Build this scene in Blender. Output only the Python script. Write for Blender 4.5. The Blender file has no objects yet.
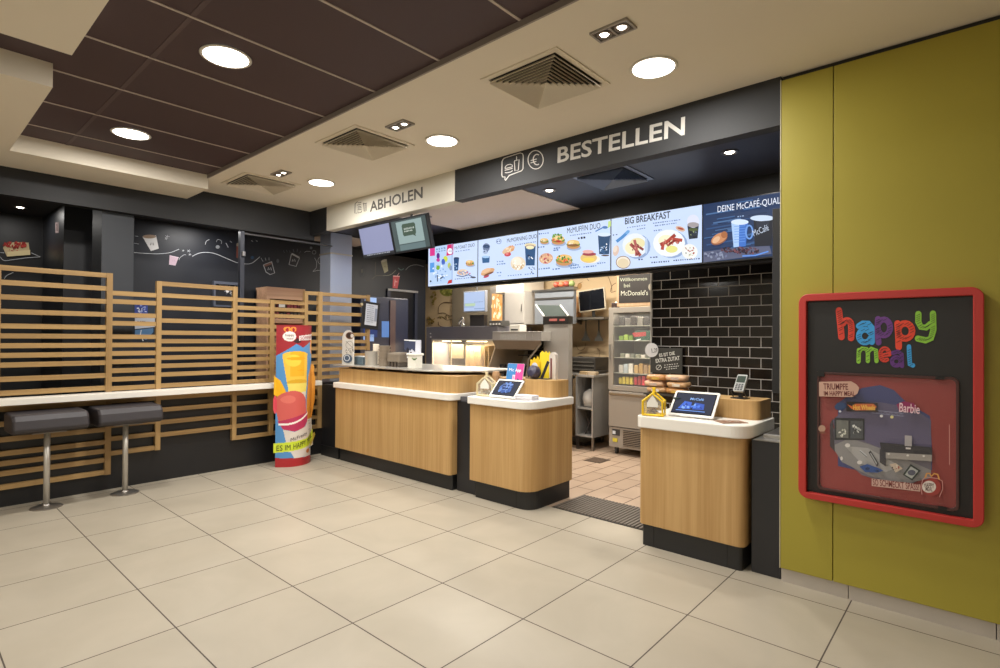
import bpy, bmesh, math, random
from mathutils import Vector, Matrix
random.seed(7)
scene = bpy.context.scene
COL = scene.collection

# ------------------------------------------------------------------ camera
F_PX, PIT, ROLL, YAW, CH = 547.0957, .00773761, .00606793, .72577336, 1.41622507
CAMO = Vector((0, 0, CH))
_F = Vector((-math.sin(YAW)*math.cos(PIT), math.cos(YAW)*math.cos(PIT), math.sin(PIT)))
_U = Vector((math.sin(YAW)*math.sin(PIT), -math.cos(YAW)*math.sin(PIT), math.cos(PIT)))
_R = Vector((math.cos(YAW), math.sin(YAW), 0))
_c, _s = math.cos(ROLL), math.sin(ROLL)
CX, CY = _c*_R + _s*_U, -_s*_R + _c*_U
cam_d = bpy.data.cameras.new('camera'); cam = bpy.data.objects.new('camera', cam_d); COL.objects.link(cam)
cam_d.sensor_width = 36; cam_d.sensor_fit = 'HORIZONTAL'; cam_d.lens = F_PX/1000*36; cam_d.clip_start = .05
M = Matrix((CX, CY, -_F)).transposed().to_4x4(); M.translation = CAMO
cam.matrix_world = M
scene.camera = cam

def at(ax, val, px, py, off=0.0):
    """real point on the plane axis=val that the measured photo point belongs to"""
    d = CX*((px-500)/F_PX) + CY*((334-py)/F_PX) + _F
    t = (val-CAMO[ax])/d[ax]
    p = CAMO + d*t
    return p

# ------------------------------------------------------------------ materials
def lin(h):
    if isinstance(h, str):
        h = h.lstrip('#'); c = [int(h[i:i+2], 16)/255 for i in (0, 2, 4)]
    else: c = h
    return [x/12.92 if x <= .04045 else ((x+.055)/1.055)**2.4 for x in c] + [1]
MATS = {}
def new_mat(name):
    m = bpy.data.materials.new(name); m.use_nodes = True
    return m, m.node_tree, m.node_tree.nodes['Principled BSDF']
def mat(col, rough=.5, metal=0, emit=0, spec=.5, noise=0.0, nscale=8.0, alpha=1.0, trans=0.0, stretch=None):
    key = ('m', str(col), rough, metal, emit, spec, noise, nscale, alpha, trans, stretch)
    if key in MATS: return MATS[key]
    m, nt, b = new_mat('material')
    c = lin(col)
    b.inputs['Base Color'].default_value = c
    b.inputs['Roughness'].default_value = rough
    b.inputs['Metallic'].default_value = metal
    b.inputs['Specular IOR Level'].default_value = .12 if emit else spec
    if trans:
        b.inputs['Transmission Weight'].default_value = trans; b.inputs['IOR'].default_value = 1.05
    if alpha < 1: b.inputs['Alpha'].default_value = alpha
    if emit:
        b.inputs['Emission Color'].default_value = c; b.inputs['Emission Strength'].default_value = emit
        b.inputs['Base Color'].default_value = (0.02, .02, .02, 1)
    # every surface is procedural: a faint tone and gloss variation
    if not trans:
        tc = nt.nodes.new('ShaderNodeTexCoord'); mp = nt.nodes.new('ShaderNodeMapping')
        nz = nt.nodes.new('ShaderNodeTexNoise'); mx = nt.nodes.new('ShaderNodeMix'); mx.data_type = 'RGBA'
        nt.links.new(tc.outputs['Object'], mp.inputs[0]); nt.links.new(mp.outputs[0], nz.inputs['Vector'])
        if stretch: mp.inputs['Scale'].default_value = stretch
        nz.inputs['Scale'].default_value = nscale; nz.inputs['Detail'].default_value = 4
        n = max(noise, .03)
        mx.inputs['A'].default_value = [x*(1-n) for x in c[:3]]+[1]
        mx.inputs['B'].default_value = [min(1, x*(1+n)) for x in c[:3]]+[1]
        nt.links.new(nz.outputs['Fac'], mx.inputs['Factor'])
        nt.links.new(mx.outputs['Result'], b.inputs['Emission Color' if emit else 'Base Color'])
    MATS[key] = m
    return m

def wood(c1, c2, scale=1.0, axis='z', rough=.45, key=None):
    k = ('w', c1, c2, scale, axis, rough)
    if k in MATS: return MATS[k]
    m, nt, b = new_mat('wood')
    tc = nt.nodes.new('ShaderNodeTexCoord'); mp = nt.nodes.new('ShaderNodeMapping')
    st = {'z': (38, 38, .9), 'y': (38, .9, 38), 'x': (.9, 38, 38)}[axis]
    mp.inputs['Scale'].default_value = [x*scale for x in st]
    nz = nt.nodes.new('ShaderNodeTexNoise'); nz.inputs['Scale'].default_value = 1; nz.inputs['Detail'].default_value = 5
    n2 = nt.nodes.new('ShaderNodeTexNoise'); n2.inputs['Scale'].default_value = 1.0; n2.inputs['Detail'].default_value = 2
    mp2 = nt.nodes.new('ShaderNodeMapping'); mp2.inputs['Scale'].default_value = [x*scale*.22 for x in st]
    nt.links.new(tc.outputs['Object'], mp.inputs[0]); nt.links.new(mp.outputs[0], nz.inputs['Vector'])
    nt.links.new(tc.outputs['Object'], mp2.inputs[0]); nt.links.new(mp2.outputs[0], n2.inputs['Vector'])
    ad = nt.nodes.new('ShaderNodeMath'); ad.operation = 'ADD'
    ml = nt.nodes.new('ShaderNodeMath'); ml.operation = 'MULTIPLY'; ml.inputs[1].default_value = .5
    nt.links.new(nz.outputs['Fac'], ad.inputs[0]); nt.links.new(n2.outputs['Fac'], ad.inputs[1]); nt.links.new(ad.outputs[0], ml.inputs[0])
    r = nt.nodes.new('ShaderNodeValToRGB')
    r.color_ramp.elements[0].position = .38; r.color_ramp.elements[0].color = lin(c1)
    r.color_ramp.elements[1].position = .62; r.color_ramp.elements[1].color = lin(c2)
    nt.links.new(ml.outputs[0], r.inputs[0]); nt.links.new(r.outputs[0], b.inputs['Base Color'])
    b.inputs['Roughness'].default_value = rough
    MATS[k] = m
    return m

def tile_mat(name, c1, c2, grout, w, h, off, ox, oy, mortar, plane='xy', rough=.35, cloud=.1, bump=0.0, rot=False, smooth=.1, spec=.5):
    m, nt, b = new_mat(name)
    tc = nt.nodes.new('ShaderNodeTexCoord')
    sep = nt.nodes.new('ShaderNodeSeparateXYZ'); cmb = nt.nodes.new('ShaderNodeCombineXYZ')
    nt.links.new(tc.outputs['Object'], sep.inputs[0])
    a, c = {'xy': ('X', 'Y'), 'yx': ('Y', 'X'), 'xz': ('X', 'Z')}[plane]
    for src, dst, o in ((a, 'X', ox), (c, 'Y', oy)):
        mt = nt.nodes.new('ShaderNodeMath'); mt.operation = 'SUBTRACT'; mt.inputs[1].default_value = o
        nt.links.new(sep.outputs[src], mt.inputs[0]); nt.links.new(mt.outputs[0], cmb.inputs[dst])
    br = nt.nodes.new('ShaderNodeTexBrick'); nt.links.new(cmb.outputs[0], br.inputs['Vector'])
    br.offset = off; br.offset_frequency = 2; br.squash = 1
    br.inputs['Scale'].default_value = 1; br.inputs['Brick Width'].default_value = w; br.inputs['Row Height'].default_value = h
    br.inputs['Mortar Size'].default_value = mortar; br.inputs['Mortar Smooth'].default_value = smooth; br.inputs['Bias'].default_value = 0
    br.inputs['Color1'].default_value = lin(c1); br.inputs['Color2'].default_value = lin(c2); br.inputs['Mortar'].default_value = lin(grout)
    nz = nt.nodes.new('ShaderNodeTexNoise'); nz.inputs['Scale'].default_value = 2.3; nz.inputs['Detail'].default_value = 8; nz.inputs['Distortion'].default_value = .6
    nt.links.new(tc.outputs['Object'], nz.inputs['Vector'])
    r = nt.nodes.new('ShaderNodeValToRGB'); r.color_ramp.elements[0].position = .3; r.color_ramp.elements[1].position = .7
    r.color_ramp.elements[0].color = (1-cloud, 1-cloud*1.02, 1-cloud*1.1, 1); r.color_ramp.elements[1].color = (1, 1, 1, 1)
    nt.links.new(nz.outputs['Fac'], r.inputs[0])
    mx = nt.nodes.new('ShaderNodeMix'); mx.data_type = 'RGBA'; mx.blend_type = 'MULTIPLY'; mx.inputs['Factor'].default_value = 1
    nt.links.new(br.outputs['Color'], mx.inputs['A']); nt.links.new(r.outputs[0], mx.inputs['B'])
    nt.links.new(mx.outputs['Result'], b.inputs['Base Color'])
    mr = nt.nodes.new('ShaderNodeMix'); mr.inputs['A'].default_value = rough; mr.inputs['B'].default_value = .8
    nt.links.new(br.outputs['Fac'], mr.inputs['Factor']); nt.links.new(mr.outputs[0], b.inputs['Roughness'])
    b.inputs['Specular IOR Level'].default_value = spec
    if bump:
        bp = nt.nodes.new('ShaderNodeBump'); bp.invert = True; bp.inputs['Strength'].default_value = bump; bp.inputs['Distance'].default_value = .004
        nt.links.new(br.outputs['Fac'], bp.inputs['Height']); nt.links.new(bp.outputs[0], b.inputs['Normal'])
    return m

# palette
BLACK = mat('#1f2022', .5, noise=.06)
MATTE = mat('#26272a', .6, noise=.05)
NAVY = mat('#1a1e28', .5, noise=.08)
GREYBL = mat('#34383f', .5, noise=.05)
PLINTH = mat('#1f1f20', .4, noise=.05)
BEIGE = mat('#e2d9c8', .9, noise=.03, nscale=2, spec=.2)
BROWN = mat('#453336', .6, noise=.06, nscale=1.5)
STRIP = mat('#b5a8a0', .6)
STRIPD = mat('#554546', .6)
TRIMG = mat('#8d837b', .5)
GREEN = mat('#a09432', .55, noise=.04, nscale=2)
WHITE = mat('#e9e5dc', .35, noise=.02)
SIGNW = mat('#cdc9bc', .6, noise=.02)
STEEL = mat('#b4b1ac', .32, 1, noise=.08, nscale=3)
STEELD = mat('#8b8884', .38, 1, noise=.1, nscale=3)
STEELP = mat('#a39e97', .42, .3, noise=.08, nscale=3)
CHROME = mat('#d4d2ce', .18, 1)
LEATH = mat('#322e31', .5, noise=.1, nscale=30)
OAK = wood('#b08a55', '#c39e68', scale=1.5)
OAKS = wood('#8f7147', '#ab8b5a', axis='y', scale=.8)
OAKP = wood('#907248', '#aa8a5a', axis='z', scale=.8)
LAMP = mat('#fff6ea', .5, emit=9)
SPOT = mat('#fff0dc', .5, emit=14)
GLASS = mat('#ffffff', .05, trans=1.0)
RED = mat('#b5302a', .45)
YEL = mat('#e9c626', .45)
GREYT = mat('#b5ada1', .5, noise=.12, nscale=5)

# ------------------------------------------------------------------ mesh collector
class MB:
    def __init__(self): self.v, self.f, self.m, self.mats, self.cur = [], [], [], [], 0
    def use(self, m):
        if m not in self.mats: self.mats.append(m)
        self.cur = self.mats.index(m); return self
    def add(self, vs, fs, T=None):
        o = len(self.v)
        self.v += [tuple(T @ Vector(p)) if T else tuple(p) for p in vs]
        for f in fs: self.f.append([i+o for i in f]); self.m.append(self.cur)
        return self
    def box(self, x0, x1, y0, y1, z0, z1, T=None):
        vs = [(x, y, z) for z in (z0, z1) for y in (y0, y1) for x in (x0, x1)]
        return self.add(vs, [(0, 2, 3, 1), (4, 5, 7, 6), (0, 1, 5, 4), (2, 6, 7, 3), (0, 4, 6, 2), (1, 3, 7, 5)], T)
    def prism(self, pts, z0, z1, T=None):
        n = len(pts)
        vs = [(p[0], p[1], z0) for p in pts]+[(p[0], p[1], z1) for p in pts]
        fs = [tuple(reversed(range(n))), tuple(range(n, 2*n))]+[(i, (i+1) % n, (i+1) % n+n, i+n) for i in range(n)]
        return self.add(vs, fs, T)
    def lathe(self, prof, c=(0, 0, 0), n=24, T=None, caps=True):
        vs, fs = [], []
        for r, z in prof:
            for k in range(n):
                a = 2*math.pi*k/n; vs.append((c[0]+r*math.cos(a), c[1]+r*math.sin(a), c[2]+z))
        for j in range(len(prof)-1):
            for k in range(n):
                fs.append((j*n+k, j*n+(k+1) % n, (j+1)*n+(k+1) % n, (j+1)*n+k))
        if caps:
            fs.append(tuple(reversed(range(n)))); fs.append(tuple(range((len(prof)-1)*n, len(prof)*n)))
        return self.add(vs, fs, T)
    def tube(self, pts, r, n=10, T=None):
        pts = [Vector(p) for p in pts]; vs, fs = [], []
        up = None
        for i, p in enumerate(pts):
            d = (pts[min(i+1, len(pts)-1)]-pts[max(i-1, 0)]).normalized()
            a = d.orthogonal().normalized() if up is None else (up-d*up.dot(d)).normalized()
            up = a; b = d.cross(a)
            rr = r[i] if isinstance(r, (list, tuple)) else r
            for k in range(n):
                t = 2*math.pi*k/n; vs.append(p+(a*math.cos(t)+b*math.sin(t))*rr)
        for i in range(len(pts)-1):
            for k in range(n): fs.append((i*n+k, i*n+(k+1) % n, (i+1)*n+(k+1) % n, (i+1)*n+k))
        fs.append(tuple(reversed(range(n)))); fs.append(tuple(range((len(pts)-1)*n, len(pts)*n)))
        return self.add(vs, fs, T)
    def build(self, name, m=None, parent=None, bevel=0, smooth=False, segs=2):
        me = bpy.data.meshes.new(name)
        loc = Vector((0, 0, 0))
        me.from_pydata(self.v, [], self.f)
        if m is not None: me.materials.append(m)
        else:
            for x in self.mats: me.materials.append(x)
            me.polygons.foreach_set('material_index', self.m)
        me.update()
        if m is not None or True:
            bm = bmesh.new(); bm.from_mesh(me); bmesh.ops.recalc_face_normals(bm, faces=bm.faces); bm.to_mesh(me); bm.free()
        o = bpy.data.objects.new(name, me); COL.objects.link(o)
        if parent is not None:
            o.parent = parent; o.matrix_parent_inverse = parent.matrix_world.inverted()
        if bevel:
            bv = o.modifiers.new('bevel', 'BEVEL'); bv.width = bevel; bv.segments = segs; bv.limit_method = 'ANGLE'; bv.angle_limit = math.radians(40)
        if smooth:
            for p in me.polygons: p.use_smooth = True
        return o

def box(name, m, x0, x1, y0, y1, z0, z1, parent=None, bevel=0):
    return MB().box(x0, x1, y0, y1, z0, z1).build(name, m, parent, bevel)
def struct(name, m, *a, bevel=0):
    o = box(name, m, *a, bevel=bevel); o['kind'] = 'structure'; return o
def tag(o, label, cat, group=None):
    o['label'] = label; o['category'] = cat
    if group: o['group'] = group
    return o
def thing(name, label, cat, loc=(0, 0, 0), group=None):
    o = bpy.data.objects.new(name, None); COL.objects.link(o); o.location = loc
    o.empty_display_size = .1
    o.matrix_world = Matrix.Translation(loc)
    return tag(o, label, cat, group)
def rrect(x0, x1, y0, y1, rfl=0, rfr=0, rbl=0, rbr=0, n=8):
    """rounded footprint; f = front (low y)"""
    pts = []
    for cx, cy, r, a0 in ((x0+rfl, y0+rfl, rfl, 180), (x1-rfr, y0+rfr, rfr, 270), (x1-rbr, y1-rbr, rbr, 0), (x0+rbl, y1-rbl, rbl, 90)):
        if r == 0: pts.append((cx, cy)); continue
        for k in range(n+1):
            a = math.radians(a0+90*k/n); pts.append((cx+r*math.cos(a), cy+r*math.sin(a)))
    return pts

# ------------------------------------------------------------------ lettering
_TXT = {}
def text_mesh(s, bold=0.0):
    k = (s, bold)
    if k not in _TXT:
        cu = bpy.data.curves.new('t', 'FONT'); cu.body = s; cu.size = 1; cu.offset = bold; cu.resolution_u = 3
        ob = bpy.data.objects.new('t', cu); COL.objects.link(ob)
        dg = bpy.context.evaluated_depsgraph_get(); dg.update()
        me = bpy.data.meshes.new_from_object(ob.evaluated_get(dg))
        vs = [tuple(v.co) for v in me.vertices]; fs = [tuple(p.vertices) for p in me.polygons]
        bpy.data.objects.remove(ob); bpy.data.curves.remove(cu); bpy.data.meshes.remove(me)
        x0 = min(v[0] for v in vs); x1 = max(v[0] for v in vs)
        _TXT[k] = ([((v[0]-x0)/(x1-x0), v[1]/.73) for v in vs], fs)
    return _TXT[k]

class Art:
    """flat printed or lit artwork on a real plane; shapes are given by the photo points measured on that plane"""
    def __init__(self, P, nrm, emit=0, base=.002, rough=.6):
        self.P, self.n, self.emit, self.k, self.base, self.rough = P, Vector(nrm).normalized(), emit, 0, base, rough
        self.mb = MB()
    def _m(self, c): self.mb.use(mat(c, self.rough, emit=self.emit))
    def _off(self): self.k += 1; return self.n*(self.base+.00025*self.k)
    def poly(self, c, pts, keep=False):
        self._m(c); o = self._off()
        vs = [self.P(*p)+o for p in pts]
        self.mb.add(vs, [tuple(range(len(vs)))]); return self
    def ell(self, c, cx, cy, rx, ry=None, rot=0, n=18):
        ry = rx if ry is None else ry
        cr, sr = math.cos(math.radians(rot)), math.sin(math.radians(rot))
        return self.poly(c, [(cx+rx*math.cos(2*math.pi*k/n)*cr-ry*math.sin(2*math.pi*k/n)*sr, cy+rx*math.cos(2*math.pi*k/n)*sr+ry*math.sin(2*math.pi*k/n)*cr) for k in range(n)])
    def line(self, c, pts, w):
        self._m(c); o = self._off(); P = [Vector(p) for p in pts]
        L, R = [], []
        for i, p in enumerate(P):
            d = (P[min(i+1, len(P)-1)]-P[max(i-1, 0)]).normalized(); q = Vector((-d.y, d.x))*w/2
            L.append(p+q); R.append(p-q)
        vs = [self.P(*p)+o for p in L+R]; n = len(P)
        self.mb.add(vs, [(i, i+1, n+i+1, n+i) for i in range(n-1)]); return self
    def ring(self, c, cx, cy, rx, ry, w, a0=0, a1=360, n=24):
        return self.line(c, [(cx+rx*math.cos(math.radians(a0+(a1-a0)*k/n)), cy+ry*math.sin(math.radians(a0+(a1-a0)*k/n))) for k in range(n+1)], w)
    def text(self, c, s, p0, p1, h, bold=.0, tilt=0):
        """baseline from photo point p0 to p1, capitals h metres tall"""
        vs, fs = text_mesh(s, bold); self._m(c); o = self._off()
        a, b = self.P(*p0), self.P(*p1); U = b-a; V = self.n.cross(U).normalized()
        self.mb.add([a+U*x+V*(y*h)+o for x, y in vs], fs); return self
    def scrawl(self, c, x0, x1, y0, y1, w=.5, n=None):
        """one line of small unreadable print"""
        n = n or max(2, int((x1-x0)/2.2)); d = (x1-x0)/n
        for i in range(n):
            a, b = x0+d*(i+.1), x0+d*(i+random.uniform(.55, .9))
            t = (a-x0)/(x1-x0); y = y0+(y1-y0)*t
            self.line(c, [(a, y), (b, y+(y1-y0)*(b-a)/(x1-x0))], w*random.uniform(.95, 1.5))
        return self
    def pile(self, cols, cx, cy, rx, ry, n, r, seed=0):
        rd = random.Random(seed)
        for i in range(n):
            a, q = rd.uniform(0, 6.28), math.sqrt(rd.random())
            self.ell(rd.choice(cols), cx+rx*q*math.cos(a), cy+ry*q*math.sin(a), r*rd.uniform(.6, 1.3), r*rd.uniform(.4, .9), rd.uniform(0, 180), 9)
        return self
    def build(self, name, parent=None):
        me = bpy.data.meshes.new(name); me.from_pydata([tuple(v) for v in self.mb.v], [], self.mb.f)
        for x in self.mb.mats: me.materials.append(x)
        me.polygons.foreach_set('material_index', self.mb.m); me.update()
        o = bpy.data.objects.new(name, me); COL.objects.link(o)
        if parent is not None: o.parent = parent; o.matrix_parent_inverse = parent.matrix_world.inverted()
        return o
def on(ax, v): return lambda px, py: at(ax, v, px, py)

# ================================================================== THE SETTING
FLOOR = tile_mat('floor_tiles', '#b1a897', '#aba291', '#4c433b', .6, .6, 0, -4.7466-.6*10, .9575-.6*20, .0032, rough=.38, cloud=.13, smooth=.0)
KFLOOR = tile_mat('kitchen_tiles', '#b49c86', '#a8907a', '#6a584a', .4, .2, .5, .02, .07, .006, plane='yx', rough=.5, cloud=.12, smooth=.1)
TILEW = tile_mat('metro_tiles', '#0f0d0d', '#1e1815', '#aaa6a0', .2, .1, .5, -2.585, .043, .0042, plane='xz', rough=.12, cloud=.3, bump=.6, smooth=.2)
struct('floor', FLOOR, -9, 2.6, -4.1, 3.74, -.1, 0)
struct('floor', KFLOOR, -9, 2.6, 3.74, 8, -.1, 0)
# ceilings
cb = MB()
cb.box(-6.28, 2.6, 2.1, 3.56, 2.972, 3.1)           # beige band above the guest side
cb.box(-5.7, 2.6, -4.1, -1.6, 2.972, 3.1)
o = cb.build('ceiling', BEIGE); o['kind'] = 'structure'
sb = MB()
sb.box(-6.28, -5.7, -4.1, 2.1, 2.86, 3.1)           # lowered strip along the slatted side
sb.box(-5.7, -4.06, -1.6, .64, 2.86, 3.1)
sb.box(-3.52, 2.6, -1.6, .63, 2.86, 3.1)
o = sb.build('ceiling', BEIGE); o['kind'] = 'structure'
struct('ceiling', BROWN, -5.7, 2.6, -1.6, 2.09, 3.0, 3.1)
st = MB()
for x in (-5.36, -4.76, -4.15, -3.55, -2.94, -2.33, -1.73, -1.12, -.52, .08, .68, 1.28):
    st.box(x-.008, x+.008, -1.6, 2.09, 2.996, 3.0)
o = st.build('trim_1', STRIP); o['kind'] = 'structure'
struct('trim_2', STRIPD, -5.7, 2.6, .985, 1.01, 2.997, 3.0)
struct('trim_3', TRIMG, -5.7, 2.6, 2.088, 2.1, 2.966, 3.0)
struct('ceiling', MATTE, -8.6, -6.38, -4.1, 6.9, 2.79, 2.9)
kc = MB(); kc.box(-6.38, -.8, 3.6, 4.95, 2.79, 2.9); o = kc.build('ceiling', mat('#2b2c33', .45)); o['kind'] = 'structure'
struct('ceiling', mat('#cfc4bd', .8, noise=.02), -4.98, -3.19, 3.6, 4.85, 2.782, 2.79)
struct('ceiling', mat('#8d8880', .7), -8.6, -.8, 4.95, 6.9, 2.79, 2.9)
struct('ceiling', mat('#cfc4bd', .8), -7.1, -6.5, 3.9, 4.7, 2.78, 2.79)
# dark downstand over the slatted side, corner piece beside the white header
struct('wall_left', mat('#202124', .55, noise=.05), -6.38, -6.27, -4.1, 3.56, 2.62, 3.1)
struct('wall_front', mat('#232427', .5), -6.27, -5.885, 3.5, 3.6, 2.685, 2.972)
# low black wall behind the bar
struct('wall_left', mat('#17171a', .42, noise=.08), -6.2, -6.056, -4.1, 4.2, 0, .86)
# chalk walls of the lobby behind
struct('wall_left', NAVY, -8.05, -7.4, 1.62, 6.35, 0, 2.79)
struct('wall_left', mat('#1a1b1e', .5), -8.4, -8.25, -4.1, 1.62, 0, 2.79)
struct('wall_left', mat('#1e2025', .4), -8.25, -7.14, 1.23, 1.62, 0, 2.79)
struct('wall_left', GREYBL, -6.72, -6.36, 1.385, 1.65, 0, 2.79)          # square column
struct('wall_left', mat('#6d6c6c', .5), -8.25, -8.05, 1.62, 6.8, 0, 2.79)
# kitchen rear wall with sketches, metro-tiled wall, right side
MURAL = mat('#c4ab86', .7, noise=.08, nscale=3)
struct('wall_back', MURAL, -8.2, -2.3, 6.7, 6.85, 0, 2.79)
struct('wall_back', TILEW, -2.69, -.8, 5.5, 5.65, 0, 2.79)
struct('trim_4', mat('#b8b4ac', .4), -2.705, -2.69, 5.49, 5.66, 0, 2.79)
struct('wall_right', mat('#2a2a2c', .5), -.9, -.8, 3.62, 5.65, 0, 2.97)
struct('wall_front', mat('#101113', .6), -5.57, -.9, 4.86, 4.95, 2.06, 2.79)  # bulkhead that carries the menu screens
# green wall
gw = MB(); gw.box(-.9, -.635, 3.5, 3.62, .082, 2.945); gw.box(-.631, 1.9, 3.5, 3.62, .082, 2.945)
o = gw.build('wall_right', GREEN, bevel=.002); o['kind'] = 'structure'
struct('wall_right', BLACK, -.895, 1.9, 3.52, 3.62, 2.9, 2.972)
struct('trim_5', mat('#c9c2a4', .4), -.904, -.9, 3.497, 3.62, .082, 2.95)
bb = MB()
for x0, x1 in ((-.898, -.564), (-.560, .036), (.040, .636), (.64, 1.24), (1.244, 1.84)): bb.box(x0, x1, 3.516, 3.62, 0, .08)
o = bb.build('baseboard_right', mat('#b9b1a6', .45, noise=.12, nscale=6)); o['kind'] = 'structure'
struct('trim_6', mat('#b9b4ab', .5), -.9, 1.9, 3.51, 3.62, .08, .084)
# the rest of the room
struct('wall_right', mat('#b8b09e', .8), 1.9, 2.05, -4.1, 3.62, 0, 3.1)
struct('wall_back', mat('#b8b09e', .8), -8.4, 2.05, -4.25, -4.1, 0, 3.1)
# dark door opening in the chalk wall
d = MB().box(-7.402, -7.39, 5.56, 6.08, 0, 2.19).build('door_1', mat('#10131c', .3)); d['kind'] = 'structure'
MB().box(-7.4, -7.36, 5.50, 5.56, 0, 2.22).box(-7.4, -7.36, 6.08, 6.14, 0, 2.22).build('door_frame', mat('#2c3040', .4), d)
MB().box(-7.4, -7.35, 5.50, 6.14, 2.19, 2.225).build('door_closer', mat('#8a8a8c', .4), d)

# ================================================================== LIGHTS
LP = .88
def area(x, y, z, size, power, col=(1, .965, .915), shape='DISK', rot=None, spread=None, name='lamp_light'):
    l = bpy.data.lights.new(name, 'AREA'); l.shape = shape; l.size = size; l.energy = power*LP; l.color = col
    if spread: l.spread = math.radians(spread)
    o = bpy.data.objects.new(name, l); COL.objects.link(o); o.location = (x, y, z)
    if rot: o.rotation_euler = rot
    return o
def downlight(x, y, z, label, watt=38, ring=True):
    t = thing('ceiling_lamp', label, 'ceiling lamp', (x, y, z), 'round ceiling lamps')
    MB().lathe([(.112, -.002), (.128, -.002), (.135, -.006), (.128, -.011), (.118, -.010), (.112, -.002)], (x, y, z), 40, caps=False).build('lamp_rim', mat('#d9d4c8', .35), t, smooth=True)
    MB().lathe([(.117, -.001), (.117, -.009), (.10, -.0115), (.0, -.012)], (x, y, z), 40, caps=False).build('lamp_diffuser', LAMP, t, smooth=True)
    area(x, y, z-.02, .25, watt)
    return t
downlight(-3.205, 1.268, 3.0, 'larger of the two round ceiling lamps set in the brown panelled ceiling', 34)
downlight(-4.99, 1.268, 3.0, 'far round ceiling lamp in the brown panelled ceiling above the bar stools', 34)
downlight(-1.418, 2.905, 2.972, 'round ceiling lamp in the beige ceiling nearest the green wall', 28)
downlight(-3.2, 2.905, 2.972, 'round ceiling lamp in the beige ceiling above the join of the two header signs', 28)
downlight(-4.99, 2.905, 2.972, 'smallest far round ceiling lamp in the beige ceiling before the pale header sign', 28)
for x, y in ((-1.42, -.9), (-3.2, -2.7), (-5.0, -2.7), (.4, -2.7), (-1.42, -2.7)):
    area(x, y, 2.84 if y > -1.6 else 2.95, .25, 34)

def twin_spot(x, y, label):
    t = thing('twin_spotlight', label, 'spotlight', (x, y, 2.972), 'twin recessed spotlights')
    f = MB()
    X0, X1, Y0, Y1, z = x-.075, x+.075, y-.15, y+.15, 2.972
    X0, X1, Y0, Y1 = x-.105, x+.105, y-.055, y+.055
    f.box(X0, X1, Y0, Y0+.012, z-.012, z).box(X0, X1, Y1-.012, Y1, z-.012, z).box(X0, X0+.012, Y0+.012, Y1-.012, z-.012, z).box(X1-.012, X1, Y0+.012, Y1-.012, z-.012, z).box(x-.006, x+.006, Y0+.012, Y1-.012, z-.012, z)
    f.build('spotlight_frame', mat('#9a938a', .4), t)
    MB().box(X0+.012, X1-.012, Y0+.012, Y1-.012, z-.004, z-.001).build('backing', mat('#5c5148', .5), t)
    for s in (-1, 1):
        MB().lathe([(.038, -.0045), (.038, -.012), (.026, -.0125)], (x+s*.05, y, z), 20, caps=False).build('reflector', mat('#8f867c', .3, .6), t)
        MB().lathe([(.024, -.006), (.016, -.013), (.0, -.014)], (x+s*.05, y, z), 16, caps=False).build('bulb', SPOT, t)
    area(x, y, z-.02, .1, 9, spread=120)
twin_spot(-1.40, 2.42, 'twin recessed spotlight between the large vent and the ceiling lamp nearest the green wall')
twin_spot(-3.2, 2.49, 'twin recessed spotlight beside the middle square vent')
twin_spot(-5.0, 2.49, 'twin recessed spotlight farthest away above the corner with the slatted screen')

def vent(x, y, z, s, label, cat='air vent', m1=None, m2=None):
    """square four-way ceiling diffuser made of nested sloping louvre rings"""
    m1 = m1 or mat('#ddd3c0', .6); m2 = m2 or mat('#2c261f', .8)
    t = thing('ceiling_vent', label, cat, (x, y, z), 'square ceiling vents')
    MB().box(x-s*.98, x+s*.98, y-s*.98, y+s*.98, z-.003, z-.001).build('backing', m2, t)
    f = MB()
    a, b = s+.035, s
    for q in ((x-a, x+a, y-a, y-b), (x-a, x+a, y+b, y+a), (x-a, x-b, y-b, y+b), (x+b, x+a, y-b, y+b)): f.box(*q, z-.008, z)
    f.build('vent_frame', m1, t)
    n = 9
    for i in range(n):
        r0 = s*(1-i/n)*.985; r1 = r0-s/n*.62
        if r1 < .01: r1 = .004
        zo, zi = z-.026, z-.005
        vs, fs = [], []
        for r, zz in ((r0, zo), (r1, zi), (r0, zo-.003), (r1, zi-.003)):
            vs += [(x-r, y-r, zz), (x+r, y-r, zz), (x+r, y+r, zz), (x-r, y+r, zz)]
        for k in range(4):
            l = (k+1) % 4
            fs += [(k, l, 4+l, 4+k), (8+k, 8+l, 12+l, 12+k), (k, l, 8+l, 8+k)]
        MB().add(vs, fs).build('louvre', m1, t)
    return t
vent(-1.985, 2.64, 2.972, .245, 'largest square ceiling vent, nearest, left of the nearest twin spotlight')
vent(-3.72, 2.55, 2.972, .245, 'middle square ceiling vent between the brown panels and the pale header sign')
vent(-5.50, 2.53, 2.972, .245, 'farthest square ceiling vent, next to the brown ceiling corner')
vent(-2.37, 4.10, 2.79, .22, 'small blue vent in the dark ceiling over the order counters', m1=mat('#7e8ca8', .4), m2=mat('#0e1118', .8))
def small_spot(x, y, z, label, watt=10):
    t = thing('recessed_spot', label, 'spotlight', (x, y, z), 'small recessed spots')
    MB().lathe([(.062, 0), (.062, -.006), (.045, -.008), (.036, -.002)], (x, y, z), 24, caps=False).build('spot_rim', mat('#77736e', .3, .6), t)
    MB().lathe([(.034, -.002), (.02, -.01), (0, -.011)], (x, y, z), 16, caps=False).build('bulb', SPOT, t)
    area(x, y, z-.02, .08, watt)
small_spot(-3.02, 4.08, 2.79, 'small recessed spot in the dark ceiling at the edge of the pale ceiling patch', 16)
small_spot(-1.40, 4.10, 2.79, 'small recessed spot in the dark ceiling above the counter beside the green wall', 16)
small_spot(-4.70, 4.04, 2.78, 'small bright recessed spot in the pale ceiling right of the pickup screens', 16)
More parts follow.
